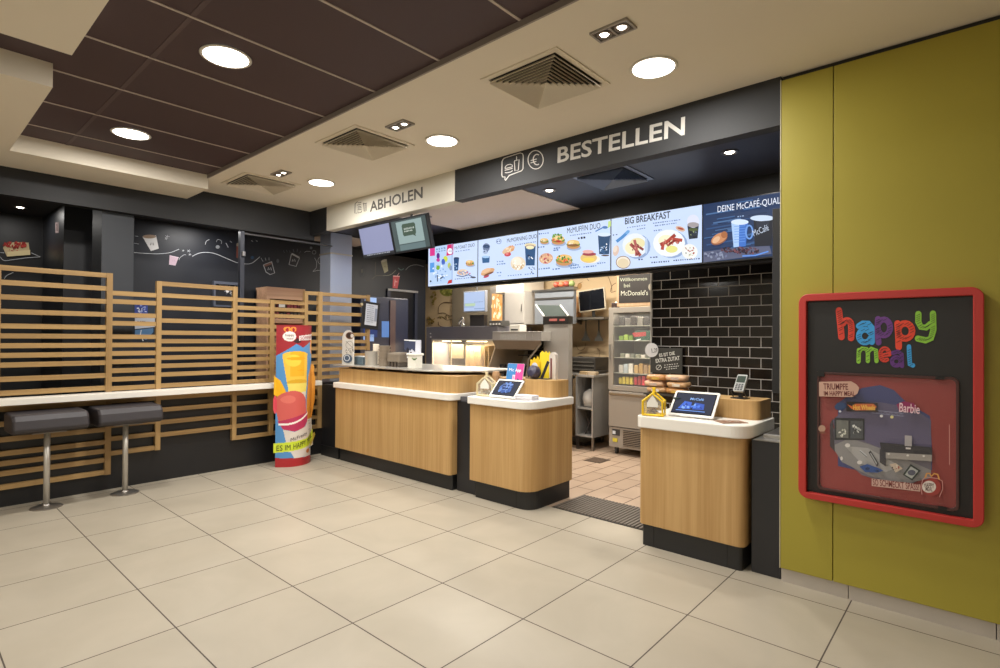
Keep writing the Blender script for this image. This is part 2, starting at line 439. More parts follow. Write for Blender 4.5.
small_spot(-7.73, .96, 2.79, 'small recessed spot in the dark lobby ceiling at the far left', 4)
small_spot(-6.97, 2.46, 2.79, 'left one of the pair of small spots before the chalk cup wall', 6)
small_spot(-6.97, 2.62, 2.79, 'right one of the pair of small spots before the chalk cup wall', 6)
# unseen strip lights added to brighten the kitchen, hidden behind the menu screens
for i, (x, y) in enumerate(((-5.75, 6.0), (-4.5, 5.5), (-3.3, 5.45))):
    t = thing('added_strip_light', 'added unseen strip light that brightens the kitchen behind the menu screens', 'ceiling lamp', (x, y, 2.79), 'added kitchen strip lights')
    MB().box(x-.6, x+.6, y-.08, y+.08, 2.74, 2.79).build('housing', mat('#d8d8d4', .5), t)
    MB().box(x-.58, x+.58, y-.06, y+.06, 2.735, 2.74).build('lamp_diffuser', LAMP, t)
    l = area(x, y, 2.72, 1.1, 52, col=(1, .92, .80), shape='RECTANGLE'); l.data.size_y = .12

# ================================================================== HEADER SIGNS
t = thing('header_sign', 'white header board with grey lettering ABHOLEN and a bag icon over the pickup counter', 'sign', (-4.78, 3.5, 2.7))
box('sign_board', SIGNW, -5.885, -3.677, 3.5, 3.6, 2.687, 2.972, t)
A = Art(on(1, 3.5), (0, -1, 0)); A.text('#4b4844', 'ABHOLEN', (370, 211.8), (422.8, 197.6), .112, .02); A.build('lettering', t)
A = Art(on(1, 3.5), (0, -1, 0)); g = '#55524d'
A.line(g, [(355.3, 203.5), (355, 213.3), (357.5, 213)], .7); A.line(g, [(355.3, 203.7), (357.5, 201.8), (359, 203), (361.5, 202.3)], .7)
A.line(g, [(357.3, 205.2), (361.2, 204.4)], .6); A.line(g, [(358, 207.5), (359.5, 206.3), (361.2, 206.8), (361.6, 207.6), (358, 208.4)], .6)
A.line(g, [(357.6, 210), (362, 209.2)], .6); A.line(g, [(358, 211.6), (358.6, 213), (361.4, 212.4), (362, 210.8)], .6)
A.line(g, [(364, 202.8), (364.5, 211.5), (366.3, 211.2), (366.2, 203.6)], .7); A.line(g, [(363, 204), (367.2, 203.1)], .6)
A.build('bag_icon', t)
t = thing('header_sign', 'dark grey header board with light lettering BESTELLEN and round euro icon', 'sign', (-2.29, 3.5, 2.7))
box('sign_board', mat('#2c2d2f', .65, noise=.05), -3.675, -.902, 3.5, 3.6, 2.685, 2.972, t)
A = Art(on(1, 3.5), (0, -1, 0)); A.text('#c9c6bf', 'BESTELLEN', (557.6, 162.8), (684.8, 134.4), .122, .018); A.build('lettering', t)
A = Art(on(1, 3.5), (0, -1, 0)); g = '#d8d5cf'
A.line(g, [(505, 179.4), (505.3, 177), (502.6, 177), (502, 175), (502.2, 161.5), (503.6, 158.8), (506, 157.6), (520.3, 153), (522.8, 153.8), (523.4, 156), (523.2, 168.6), (521.8, 170.8), (509.4, 175.4), (505.6, 180.6), (505, 179.4)], .9)
A.line(g, [(505.2, 168.5), (505.6, 166.6), (507.5, 165), (510.5, 164.2), (512.6, 165.3), (512.7, 166.8), (505.2, 168.7)], .7)
A.line(g, [(505, 170.4), (512.8, 168.4)], .8); A.line(g, [(505.2, 172.6), (507, 172.9), (511, 172), (512.8, 170.6)], .8)
A.line(g, [(514.6, 161), (515.2, 171), (518.6, 170), (519.4, 159.8), (514.6, 161)], .8); A.line(g, [(516.9, 160), (516.9, 156.4)], .7)
A.build('speech_bubble_icon', t)
A = Art(on(1, 3.5), (0, -1, 0)); A.ring(g, 535.8, 159.8, 7.6, 9.2, .9, n=36)
A.ring(g, 537.2, 159.6, 3.8, 5.2, 1.0, 60, 300); A.line(g, [(531, 160.6), (537, 159)], .8); A.line(g, [(530.8, 163), (536.6, 161.4)], .8)
A.build('euro_icon', t)

# ================================================================== SLATTED SCREENS
XS = -6.03
hi1 = [1.97, 1.85, 1.731, 1.612, 1.493, 1.411, 1.33, 1.25, 1.171, 1.054, .94, .81, .687, .560, .445, .364, .282, .170]
hi2 = [1.812, 1.735, 1.612, 1.534, 1.409, 1.332, 1.254, 1.177, 1.094, 1.014, .93, .815, .705, .590, .468, .335]
hi3 = [1.93, 1.817, 1.696, 1.57, 1.451, 1.368, 1.288, 1.206, 1.125, 1.041, .932, .814, .697, .575, .453, .333][:15]
hi4 = [1.812, 1.73, 1.655, 1.532, 1.451, 1.328, 1.245, 1.17, 1.084, 1.008, .928, .805, .694, .572, .454, .328]
def screen(y0, y1, zs, label, posts=(), hh=.021):
    t = thing('slatted_screen', label, 'slatted screen', (XS, (y0+y1)/2, 0 if zs[-1] < 1 else 1.2), 'oak slatted screen panels')
    for z in zs: MB().box(XS-.018, XS+.014, y0, y1, z-hh, z+hh).build('slat', OAKS, t)
    for (a, b, z0, z1) in posts: MB().box(XS-.026, XS+.02, a, b, z0, z1).build('post', OAKP, t)
    return t
screen(-.35, 1.352, hi1, 'tall slatted oak panel at the far left behind the nearer bar stool', [(-.4, -.35, .145, 1.992), (.588, .634, .145, 1.992), (1.352, 1.398, .145, 1.992)])
screen(1.399, 1.755, hi2, 'short narrow slatted oak panel between the two tall panels left of the banner')
screen(1.80, 2.478, hi3, 'framed tall slatted oak panel second from the left', [(1.756, 1.80, .31, 1.952), (2.478, 2.523, .31, 1.952)])
screen(2.524, 2.882, hi4, 'short slatted oak panel with two posts left of the banner', [(2.883, 2.931, .31, 1.835)])
screen(2.932, 3.300, hi4, 'short slatted oak panel mostly hidden behind the dessert banner')
hi6 = [1.94, 1.829, 1.707, 1.58, 1.453, 1.362, 1.28, 1.191, 1.108, 1.019, .93, .81, .694, .572, .454, .34]
screen(3.34, 3.472, hi6, 'very narrow slatted oak panel directly right of the dessert banner', [(3.301, 3.34, .32, 1.96), (3.473, 3.53, .32, 1.965)])
t = screen(3.531, 4.17, hi6[:11], 'slatted oak panel right of the banner that stands behind the pickup counter', [(4.17, 4.215, 1.25, 1.97)])

# bar ledge
t = thing('bar_ledge', 'long white bar ledge running along the slatted screens above the stools', 'bar counter', (-5.9, 1.5, .85))
MB().box(-6.008, -5.85, -.4, 3.44, .850, .903).build('ledge', WHITE, t, bevel=.004)
MB().box(-6.006, -5.90, -.4, 3.44, .835, .850).build('support_rail', OAKS, t)
# black post at the inner corner of bar and pickup counter
t = thing('corner_panel', 'black plinth panel closing the gap between bar ledge and pickup counter', 'panel', (-5.85, 3.56, 0))
MB().box(-6.0, -5.615, 3.53, 3.6, .0, .85).build('panel_face', mat('#202022', .4), t, bevel=.003)
MB().box(-6.0, -5.615, 3.515, 3.53, .0, .12).build('kick_plate', PLINTH, t)

# bar stools
def stool(x, y, rz, label):
    t = thing('bar_stool', label, 'bar stool', (0, 0, 0), 'bar stools at the white ledge')
    W, D = .245, .185
    prof = [(-D, .648), (-D+.015, .636), (D-.04, .636), (D, .655), (D+.012, .675), (D-.002, .745), (D-.045, .788), (-D+.03, .794), (-D, .775)]
    n = len(prof); vs, fs = [], []
    secs = [(-W, .90), (-W+.012, 1.0), (W-.012, 1.0), (W, .90)]
    for yy, sc in secs:
        for px, pz in prof: vs.append((px*sc, yy, .715+(pz-.715)*sc))
    for i in range(3):
        for k in range(n): fs.append((i*n+k, i*n+(k+1) % n, (i+1)*n+(k+1) % n, (i+1)*n+k))
    fs += [tuple(range(n)), tuple(range(3*n, 4*n))]
    MB().add(vs, fs).build('seat', LEATH, t, bevel=.022, segs=5)
    MB().box(-.09, .09, -.11, .11, .622, .636).build('seat_plate', STEELD, t)
    MB().lathe([(.0215, .012), (.0215, .622)], n=24).build('pole', mat('#bdb8ae', .35, .45), t, smooth=True)
    MB().lathe([(.108, 0), (.108, .006), (.09, .013), (.03, .018), (.024, .03), (.0225, .03)], n=36).build('base', mat('#a5a09a', .28, .85), t)
    t.location = (x, y, 0); t.rotation_euler = (0, 0, rz)
    return t
stool(-5.79, .905, .03, 'grey upholstered bar stool nearest the left edge of the photo')
stool(-5.80, 1.458, .03, 'grey upholstered bar stool farther right, next to the dessert banner')

# ================================================================== COUNTERS
def counter(name, label, loc, x0, x1, yb, zt, wz, rl, rr, riser=None, seam=(), py=3.52, pin=.02, rb=None):
    rb = rr if rb is None else rb
    t = thing(name, label, 'counter', loc)
    MB().prism(rrect(x0, x1, 3.47, yb, rl, rb), wz[0], wz[1]).build('wood_front', OAK, t, bevel=.002)
    pl = MB().prism(rrect(x0+pin, x1-pin, py, yb-.01, max(rl-.02, .01), max(rb-.02, .01)), 0, wz[0]).build('plinth', PLINTH, t)
    for s in seam: MB().box(s-.0015, s+.0015, py-.0015, py+.001, 0.002, wz[0]-.002).build('seam', mat('#0c0c0c', .6), pl)
    MB().prism(rrect(x0-.012, x1+.03, 3.437, yb-.02, rl+.02, rr+.02), zt[0], zt[1]).build('worktop', WHITE, t, bevel=.008, segs=3)
    if riser:
        a, b, c, d, e, r0, r1 = riser
        MB().prism(rrect(a, b, c, d, r0, r1), zt[1], e).build('wood_riser', OAK, t, bevel=.002)
    return t
counter('pickup_counter', 'long oak pickup counter with white ledge below the header reading ABHOLEN', (-4.6, 3.5, 0), -5.61, -3.685, 4.15, (.838, .900), (.148, .838), 0, .06,
        (-5.585, -3.66, 3.500, 4.15, 1.060, 0, .10), rb=.03)
t = thing('counter_infill', 'black infill panel between the pickup counter and the middle oak counter', 'panel', (-3.52, 3.56, 0))
MB().box(-3.68, -3.44, 3.555, 4.0, 0, .83).build('panel_face', mat('#202023', .4), t, bevel=.002)
MB().box(-3.645, -3.445, 3.56, 4.0, .83, .875).build('top_cap', mat('#55555a', .4), t, bevel=.003)
counter('order_counter', 'oak ordering counter in the middle with rounded corner and tilted tablet', (-3.07, 3.5, 0), -3.43, -2.76, 4.09, (.836, .902), (.158, .836), 0, .13,
        (-3.43, -2.775, 3.83, 4.05, 1.052, 0, .10), (-2.93,))
counter('order_counter', 'oak ordering counter on the right next to the green wall', (-1.41, 3.5, 0), -1.790, -1.095, 4.02, (.812, .893), (.150, .812), .03, .10,
        (-1.52, -1.095, 3.755, 4.02, 1.018, 0, .05), (-1.69, -1.20), 3.492, .018, .045)
t = thing('side_cabinet', 'narrow black cabinet between the right oak counter and the green wall', 'cabinet', (-.98, 3.6, 0))
MB().box(-1.072, -.906, 3.535, 4.2, 0, .805).build('cabinet_body', mat('#202023', .4, noise=.05), t, bevel=.003)
MB().box(-1.06, -.906, 3.53, 4.2, .805, .811).build('top_edge', mat('#8d8b88', .35, .7), t)
MB().box(-1.03, -.906, 3.62, 4.0, .811, .835).build('steel_tray', STEEL, t, bevel=.004)
t = tag(MB().box(-.985, -.902, 3.64, 3.70, 1.09, 2.225).build('black_panel', mat('#131315', .45), bevel=.004), 'tall narrow black panel hanging on the side of the green wall', 'panel')

# floor mat
t = thing('floor_mat', 'dark ribbed floor mat sunk between the two ordering counters', 'floor mat', (-2.2, 3.98, 0))
MB().box(-2.72, -1.60, 3.74, 4.22, .0, .004).build('mat_base', mat('#2a2724', .8), t)
n = 34
r = MB()
for i in range(n):
    x = -2.71+i*1.10/n; r.box(x, x+.018, 3.75, 4.21, .004, .011)
r.build('ribbing', mat('#6e655b', .6), t)
t['category'] = 'floor mat'

# steel shelf over the pickup counter
t = thing('steel_shelf', 'thin steel shelf resting on small blocks above the pickup counter', 'shelf', (-4.6, 3.7, 1.06))
MB().prism(rrect(-5.66, -3.60, 3.46, 4.35, .01, .62), 1.088, 1.102).build('shelf_board', mat('#c9c5bc', .3, .6), t, bevel=.003)
for x in (-5.45, -4.95, -4.45): MB().box(x-.03, x+.03, 3.56, 3.62, 1.06, 1.088).build('spacer_block', STEELD, t)
SZ = 1.102
def onshelf(px, py): return at(2, SZ, px, py)

# ------------------------------------------------------------------ things on the pickup counter
t = thing('table_sign', 'rounded white upright card with round picture at the left end of the shelf', 'sign', (-5.53, 3.57, SZ))
B = MB()
pts = [(-.115, 0), (.115, 0)]+[(.115*math.cos(a), .30+.095*math.sin(a)) for a in [math.pi*k/14 for k in range(15)]]
T = Matrix.Translation((-5.50, 3.56, SZ)) @ Matrix.Rotation(math.pi/2, 4, 'X')
B.prism(pts, -.006, .006, T); B.build('card', mat('#d4d0c8', .4), t)
A = Art(on(1, 3.554), (0, -1, 0), base=.001)
A.ell('#6a4a38', 350, 335.6, 4.3, 3.6).ell('#2c201c', 349, 335.4, 2.2, 2.6).ell('#cfc8c0', 352.2, 335.8, 1.6, 2)
A.ring('#9c9890', 349.6, 345, 3.6, 3.8, .5).line('#8f8a84', [(346, 341), (353, 348)], .5)
A.pile(['#8d8a85', '#b8b4ae', '#787570', '#e8e6e0'], 350, 351.5, 4.5, 2.6, 16, 1)
A.ell('#46566a', 348, 358.6, 4.6, 4.4).ring('#dfe4ea', 347.4, 358, 2.6, 2.8, .6)
A.build('card_print', t)
t = thing('napkin_holder', 'slate blue box beside the rounded white card', 'napkin holder', (-5.40, 3.66, SZ))
MB().box(-5.52, -5.29, 3.62, 3.76, SZ, SZ+.09).build('holder_box', mat('#53646e', .4), t, bevel=.006)
MB().box(-5.50, -5.31, 3.65, 3.73, SZ+.09, SZ+.098).build('napkins', mat('#d8d8d4', .8), t)
t = thing('steel_container', 'shiny steel cylinder in front of the wooden slats on the shelf', 'container', (-5.15, 3.62, SZ))
MB().lathe([(.085, 0), (.085, .155), (.088, .16), (.082, .16), (.080, .02), (.0, .02)], (-5.15, 3.65, SZ), 28, caps=False).build('cylinder', mat('#c4bfb6', .25, .5), t, smooth=False)
MB().lathe([(.035, .02), (.035, .235), (.03, .24), (.0, .24)], (-5.10, 3.66, SZ), 16).build('paper_roll', mat('#e4d8c4', .7), t)
def cup_stack(x, y, z, r, n, h, m, name, label, cat='cups', group=None, taper=.8):
    t = thing(name, label, cat, (x, y, z), group)
    for i in range(n):
        zz = h*i/n
        MB().lathe([(r*taper, zz), (r*(taper+.18), zz+h/n*.86), (r, zz+h/n*.88), (r, zz+h/n), (r*.9, zz+h/n)], (x, y, z), 20).build('cup', m, t)
    return t
cup_stack(-4.945, 3.66, SZ, .066, 6, .225, mat('#8f8272', .5, noise=.1), 'cup_stack', 'tall stack of brown paper cups on the shelf right of the steel cylinder')
t = thing('cup_rack', 'low square brown rack of upside down cups on the shelf', 'cup rack', (-4.73, 3.68, SZ))
MB().box(-4.85, -4.63, 3.62, 3.80, SZ+.05, SZ+.145).build('rack_box', mat('#7b7062', .5, noise=.12), t, bevel=.012)
for i in range(4): MB().box(-4.835+i*.055, -4.805+i*.055, 3.625, 3.78, SZ, SZ+.05).build('rack_foot', mat('#4c443c', .5), t)
MB().box(-4.82, -4.66, 3.64, 3.78, SZ+.145, SZ+.155).build('rack_lid', mat('#9a8f80', .5), t)
t = thing('leaflet_stand', 'tall blue and white cow print box standing on the steel shelf', 'leaflet', (-4.40, 3.68, SZ))
MB().box(-4.50, -4.33, 3.64, 3.665, SZ, SZ+.29).build('box_body', mat('#d6d9e4', .5), t, bevel=.003)
A = Art(on(1, 3.64), (0, -1, 0), base=.001)
A.poly('#39415c', [(404.5, 341), (415.6, 341.5), (415.2, 352), (412, 349), (410, 351), (407.5, 347), (406, 351), (404.4, 349)])
A.pile(['#2f3856', '#4b3a48', '#e8eaf2'], 409, 357, 4, 6, 14, 1.4); A.line('#ffffff', [(404.5, 340), (415.8, 340.6)], .9); A.build('box_print', t)
t = thing('salt_shaker', 'small white tub with green sprig print before the cow print box', 'tub', (-4.32, 3.6, SZ))
MB().box(-4.385, -4.255, 3.53, 3.62, SZ, SZ+.135).build('tub_body', mat('#e3e0d4', .45), t, bevel=.008)
MB().box(-4.395, -4.245, 3.52, 3.63, SZ+.135, SZ+.158).build('tub_lid', mat('#eceae0', .4), t, bevel=.006)
A = Art(on(1, 3.53), (0, -1, 0), base=.001); A.line('#6d8a4e', [(412, 358), (414.4, 359.5), (417, 358.2)], 1.1); A.ell('#4c6b38', 414.4, 359.4, 1.6, .9); A.build('sprig_print', t)

# ------------------------------------------------------------------ wire display house, flyer, tablets
def tablet(loc, rz, w, label, scr):
    """tilted point of sale tablet on a foot"""
    t = thing('order_tablet', label, 'tablet', (0, 0, 0), 'tilted customer tablets')
    T = Matrix.Translation((0, .0, .012)) @ Matrix.Rotation(math.radians(46), 4, 'X')
    h = w*.70
    MB().prism(rrect(-w/2, w/2, 0, h, .012, .012, .012, .012), -.013, 0, T).build('case', mat('#dcdad5', .35), t, bevel=.002)
    s = MB().prism(rrect(-w/2+.016, w/2-.016, .018, h-.018), 0, .0012, T).build('bezel', mat('#101218', .15), t)
    P = lambda u, v: T @ Vector((u*(w/2-.022), .024+v*(h-.048), 0))
    A = Art(P, T.to_3x3() @ Vector((0, 0, 1)), emit=1.0, base=.0018)
    A.poly('#0e1a38', [(-1, 0), (1, 0), (1, 1), (-1, 1)])
    scr(A)
    A.build('screen', t)
    MB().box(-.07, .07, .05, .15, 0, .008).build('foot', mat('#3a3a3c', .4), t, bevel=.002)
    MB().box(-.02, .02, h*.30, h*.42, .006, h*.26).build('stand', mat('#4a4a4c', .4), t, bevel=.002)
    t.location = loc; t.rotation_euler = (0, 0, rz)
    return t
def scr_a(A):
    A.pile(['#3a62b0', '#4a74c4', '#26407c', '#6c93dd'], 0, .5, .55, .3, 26, .16, 3)
    for k in range(3): A.line('#8fb0e8', [(-.4+k*.1, .75-k*.2), (.5-k*.1, .75-k*.2)], .035)
def scr_b(A):
    A.text('#8fbcff', 'McCafé', (-.25, .68), (.45, .68), .02, .02)
    A.poly('#3566d8', [(-.75, .2), (-.1, .2), (-.1, .55), (-.5, .6)]); A.poly('#2c58c0', [(.0, .2), (.6, .22), (.55, .5), (.05, .55)])
    A.pile(['#4c80ee', '#2444a0', '#88b4ff'], -.1, .35, .6, .15, 16, .08, 5)
    A.line('#6f9cf0', [(-.8, .1), (.7, .1)], .04)
tablet((-3.085, 3.495, .902), .02, .285, 'white framed tablet tilted on the middle ordering counter', scr_a)
tablet((-1.47, 3.56, .893), .03, .305, 'white framed tablet tilted on the right ordering counter', scr_b)

def wire_house(x, y, z, rz, s, colr, label, cols):
    t = thing('charity_box', label, 'donation box', (0, 0, 0), 'house shaped donation boxes')
    w, d, h, hp = .155*s, .11*s, .12*s, .185*s
    e = .0085
    def P(a, b, c): return (a, b, c)
    fr = MB()
    for yy in (-d/2, d/2):
        fr.tube([(-w/2, yy, e), (w/2, yy, e), (w/2, yy, h), (0, yy, hp), (-w/2, yy, h), (-w/2, yy, e)], e, 6)
    for a, c in ((-w/2, e), (w/2, e), (w/2, h), (0, hp), (-w/2, h)): fr.tube([(a, -d/2, c), (a, d/2, c)], e, 6)
    fr.build('frame', mat(colr, .4), t)
    MB().box(-.012*s, .012*s, -.012*s, .012*s, hp, hp+.045*s).build('chimney', mat(colr, .4), t, bevel=.002)
    MB().prism([(-w/2+e, e), (w/2-e, e), (w/2-e, h), (0, hp-e), (-w/2+e, h)], -d/2+.004, d/2-.004, Matrix.Rotation(math.pi/2, 4, 'X')).build('clear_walls', mat('#e8e4d8', .1, alpha=.25), t)
    rd = random.Random(len(label)); coins = MB()
    for c in cols:
        coins.use(mat(c, .4, .4 if c.startswith('#b') else 0))
        for i in range(14):
            a, b, q = rd.uniform(-w/2+.022, w/2-.022), rd.uniform(-d/2+.02, d/2-.02), .010+rd.random()*h*.55
            coins.lathe([(.011, 0), (.011, .003)], (0, 0, 0), 10, Matrix.Translation((a, b, q)) @ Matrix.Rotation(rd.uniform(-.9, .9), 4, 'X') @ Matrix.Rotation(rd.uniform(-.6, .6), 4, 'Y'))
    o = coins.build('coins', None, t); o['kind'] = 'stuff'
    MB().prism([(-w*.28, h*.62), (w*.28, h*.62), (w*.28, h*.9), (0, hp*.93), (-w*.28, h*.9)], d/2, d/2+.002, Matrix.Rotation(math.pi/2, 4, 'X')).build('front_label', mat('#e9e6dc', .5), t)
    t.location = (x, y, z); t.rotation_euler = (0, 0, rz)
    return t
wire_house(-1.70, 3.51, .893, .25, .84, '#ecc51e', 'yellow framed house shaped donation box on the right counter', ['#b08a4c', '#7c5c3c', '#b9a070'])
wire_house(-3.33, 3.58, .902, .35, .92, '#d8c9a0', 'pale wire house shaped donation box left of the middle tablet', ['#b58f52', '#8a6a3a', '#b9a37a'])
# small black cup with white mark, behind the donation box
t = thing('drink_can', 'dark cup with white logo between the donation box and the right tablet', 'cup', (-1.60, 3.66, .893))
MB().lathe([(.030, 0), (.036, .11), (.038, .113), (.038, .12), (.0, .12)], (-1.60, 3.68, .893), 20).build('cup_body', mat('#2c3c3a', .4), t)
A = Art(on(1, 3.644), (0, -1, 0), base=.001); A.line('#e6ebe6', [(664.5, 409.5), (665.4, 406), (666.3, 409.5)], .9); A.line('#e6ebe6', [(664, 407), (667, 407.2)], .6); A.build('logo_print', t)
# yellow and blue trinkets behind the middle donation box
t = thing('toy_display', 'jumble of small grey and yellow toys beside the middle donation box', 'toy display', (-3.30, 3.72, .902))
MB().box(-3.42, -3.20, 3.69, 3.80, .902, .93).build('tray', mat('#8c8880', .4), t, bevel=.004)
rd = random.Random(4)
for i, c in enumerate(['#6f6e70', '#d7c21f', '#8a8688', '#57585c', '#4f9a4a', '#a9a39a']):
    MB().lathe([(.0, 0), (.022, .008), (.026, .03), (.016, .05), (0, .056)], (-3.40+i*.036, 3.74+rd.uniform(-.02, .02), .93+rd.uniform(0, .045)), 10, caps=False).build('toy', mat(c, .5), t)
t = thing('pepper_mill', 'brownish tapered jar behind the middle tablet', 'jar', (-3.40, 3.84, .902))
MB().lathe([(.04, 0), (.028, .10), (.036, .17), (.030, .205), (0, .21)], (-3.40, 3.78, .902+.0), 18).build('jar_body', mat('#b89068', .4), t)

t = thing('flyer_stand', 'upright blue and pink flyer behind the middle tablet', 'flyer', (-3.19, 3.78, .902))
T = Matrix.Translation((-3.20, 3.775, .902+.0)) @ Matrix.Rotation(math.radians(-12), 4, 'X')
MB().box(-.098, .098, -.003, .003, .10, .29, T).build('flyer_sheet', mat('#d8d8e0', .5), t)
MB().box(-.09, .09, .0, .05, 0, .015, Matrix.Translation((-3.20, 3.775, .902))).box(-.03, .03, .002, .01, 0, .12, Matrix.Translation((-3.20, 3.775, .902))).build('stand_foot', mat('#c8c8cc', .2), t)
P = lambda u, v: T @ Vector((-.096+u*.192, -.003, .102+v*.186))
A = Art(P, T.to_3x3() @ Vector((0, -1, 0)), base=.0006)
A.poly('#3f86c8', [(0, 0), (.52, 0), (.58, 1), (0, 1)]); A.poly('#e0489a', [(.52, 0), (1, 0), (1, 1), (.58, 1)])
A.text('#ffffff', 'Mc', (.12, .62), (.42, .62), .03, 0); A.text('#ffffff', 'App', (.5, .62), (.86, .62), .028, .02)
A.poly('#f0d8e6', [(.38, .08), (.54, .08), (.54, .45), (.38, .45)]); A.ell('#1c2c50', .74, .2, .07, .08); A.ell('#f4a0cc', .45, .3, .05, .09)
A.build('flyer_print', t)
t = thing('paper_stack', 'small stack of white leaflets on the middle counter right of the tablet', 'leaflets', (-2.87, 3.60, .902))
rd = random.Random(2)
for i in range(5):
    MB().box(-.085, .085, -.05, .05, .0085*i, .0085*i+.008, Matrix.Translation((-2.86+rd.uniform(-.006, .006), 3.565+rd.uniform(-.006, .006), .9025)) @ Matrix.Rotation(rd.uniform(-.06, .06)+.1, 4, 'Z')).build('leaflet', mat('#e6e4ea', .6), t)
t = thing('fries_box_display', 'yellow fries shaped card display with dark visor on the middle counter riser', 'display', (-3.02, 3.93, 1.052))
def lean(x, y, z, a): return Matrix.Translation((x, y, z)) @ Matrix.Rotation(math.radians(a), 4, 'X')
# pointed yellow paper crown pieces
T = lean(-3.08, 3.95, 1.055, -6)
MB().prism([(-.06, 0), (.05, 0), (.05, .15), (.02, .20), (.0, .165), (-.02, .19), (-.04, .155), (-.06, .17)], -.004, .004, T @ Matrix.Rotation(math.pi/2, 4, 'X')).build('yellow_card', mat('#e3bd1c', .5), t)
T = lean(-2.99, 3.965, 1.055, -6)
MB().prism([(-.055, 0), (.06, 0), (.062, .22), (.045, .245), (.03, .225), (.01, .25), (-.01, .228), (-.03, .25), (-.055, .23)], -.004, .004, T @ Matrix.Rotation(math.pi/2, 4, 'X')).build('yellow_card', mat('#ecd02a', .5), t)
MB().lathe([(.0, 0), (.05, .005), (.062, .04), (.05, .085), (0, .10)], (0, 0, 0), 20, Matrix.Translation((-3.03, 3.92, 1.10)) @ Matrix.Rotation(math.radians(70), 4, 'X')).build('round_badge', mat('#39354a', .35), t)
MB().lathe([(.0, 0), (.034, .002), (.03, .008), (0, .01)], (0, 0, 0), 20, Matrix.Translation((-3.035, 3.895, 1.165)) @ Matrix.Rotation(math.radians(90), 4, 'X')).build('badge_print', mat('#c9ccd8', .35), t)
MB().box(-.012, .012, 0, .01, 0, .17, Matrix.Translation((-2.965, 3.90, 1.06)) @ Matrix.Rotation(.45, 4, 'Y')).build('scoop_handle', mat('#2b2c30', .4), t)
MB().box(-3.15, -2.90, 3.90, 4.0, 1.052, 1.06).build('display_foot', mat('#5a584c', .5), t)
t = thing('bag_holder', 'rounded white and brown holder right of the yellow card display', 'holder', (-2.88, 4.0, 1.052))
MB().prism([(-.035, 0), (.035, 0), (.035, .20)]+[(.035*math.cos(a), .20+.04*math.sin(a)) for a in [math.pi*k/8 for k in range(1, 9)]], -.02, .02, Matrix.Translation((-2.895, 3.99, 1.052)) @ Matrix.Rotation(math.pi/2, 4, 'X')).build('holder_shell', mat('#d8cfc4', .4), t)
MB().box(-2.915, -2.90, 3.967, 3.972, 1.06, 1.24).build('brown_stripe', mat('#7c3f3c', .4), t)
# card terminals
def terminal(x, y, z, rz, label):
    t = thing('card_terminal', label, 'card terminal', (0, 0, 0))
    b = MB().prism(rrect(-.05, .05, -.045, .045, .01, .01, .01, .01), 0, .006).build('foot', mat('#242528', .35), t)
    MB().tube([(-.045, .0, .003), (-.045, -.04, .05), (-.03, .0, .06)], .004, 6).tube([(.045, .0, .003), (.045, -.04, .05), (.03, .0, .06)], .004, 6).box(-.012, .012, .0, .02, .0, .07).build('holder_stand', mat('#1e1f22', .3), t)
    T = Matrix.Translation((0, -.03, .055)) @ Matrix.Rotation(math.radians(58), 4, 'X')
    MB().prism(rrect(-.036, .036, -.005, .125, .01, .01, .01, .01), -.022, 0, T).build('terminal_body', mat('#a8a9a6', .35), t, bevel=.003)
    MB().box(-.029, .029, .062, .112, 0, .0012, T).build('display', mat('#3f4a44', .15), t)
    k = MB()
    for i in range(4):
        for j in range(3): k.box(-.026+j*.019, -.026+j*.019+.014, .004+i*.013, .004+i*.013+.009, 0, .002, T)
    k.build('keypad', mat('#3a3b3e', .5), t)
    t.location = (x, y, z); t.rotation_euler = (0, 0, rz)
terminal(-1.245, 3.86, 1.018, -.15, 'grey card terminal in a wire holder on the riser of the right counter')
t = thing('coupon_mat', 'brown printed change mat lying on the right counter', 'mat', (-1.21, 3.56, .893))
MB().prism([(-1.31, 3.555), (-1.22, 3.47), (-1.11, 3.60), (-1.19, 3.66)], .893, .897).build('mat_sheet', mat('#8c6c58', .5, noise=.25, nscale=30), t)
P = lambda u, v: Vector((-1.30+u*.18, 3.50+v*.12, .897))
A = Art(P, (0, 0, 1), base=.0004); A.pile(['#c9b4a0', '#5c4238', '#a4402e', '#d8cabc'], .5, .55, .3, .3, 22, .06, 9); A.build('mat_print', t)
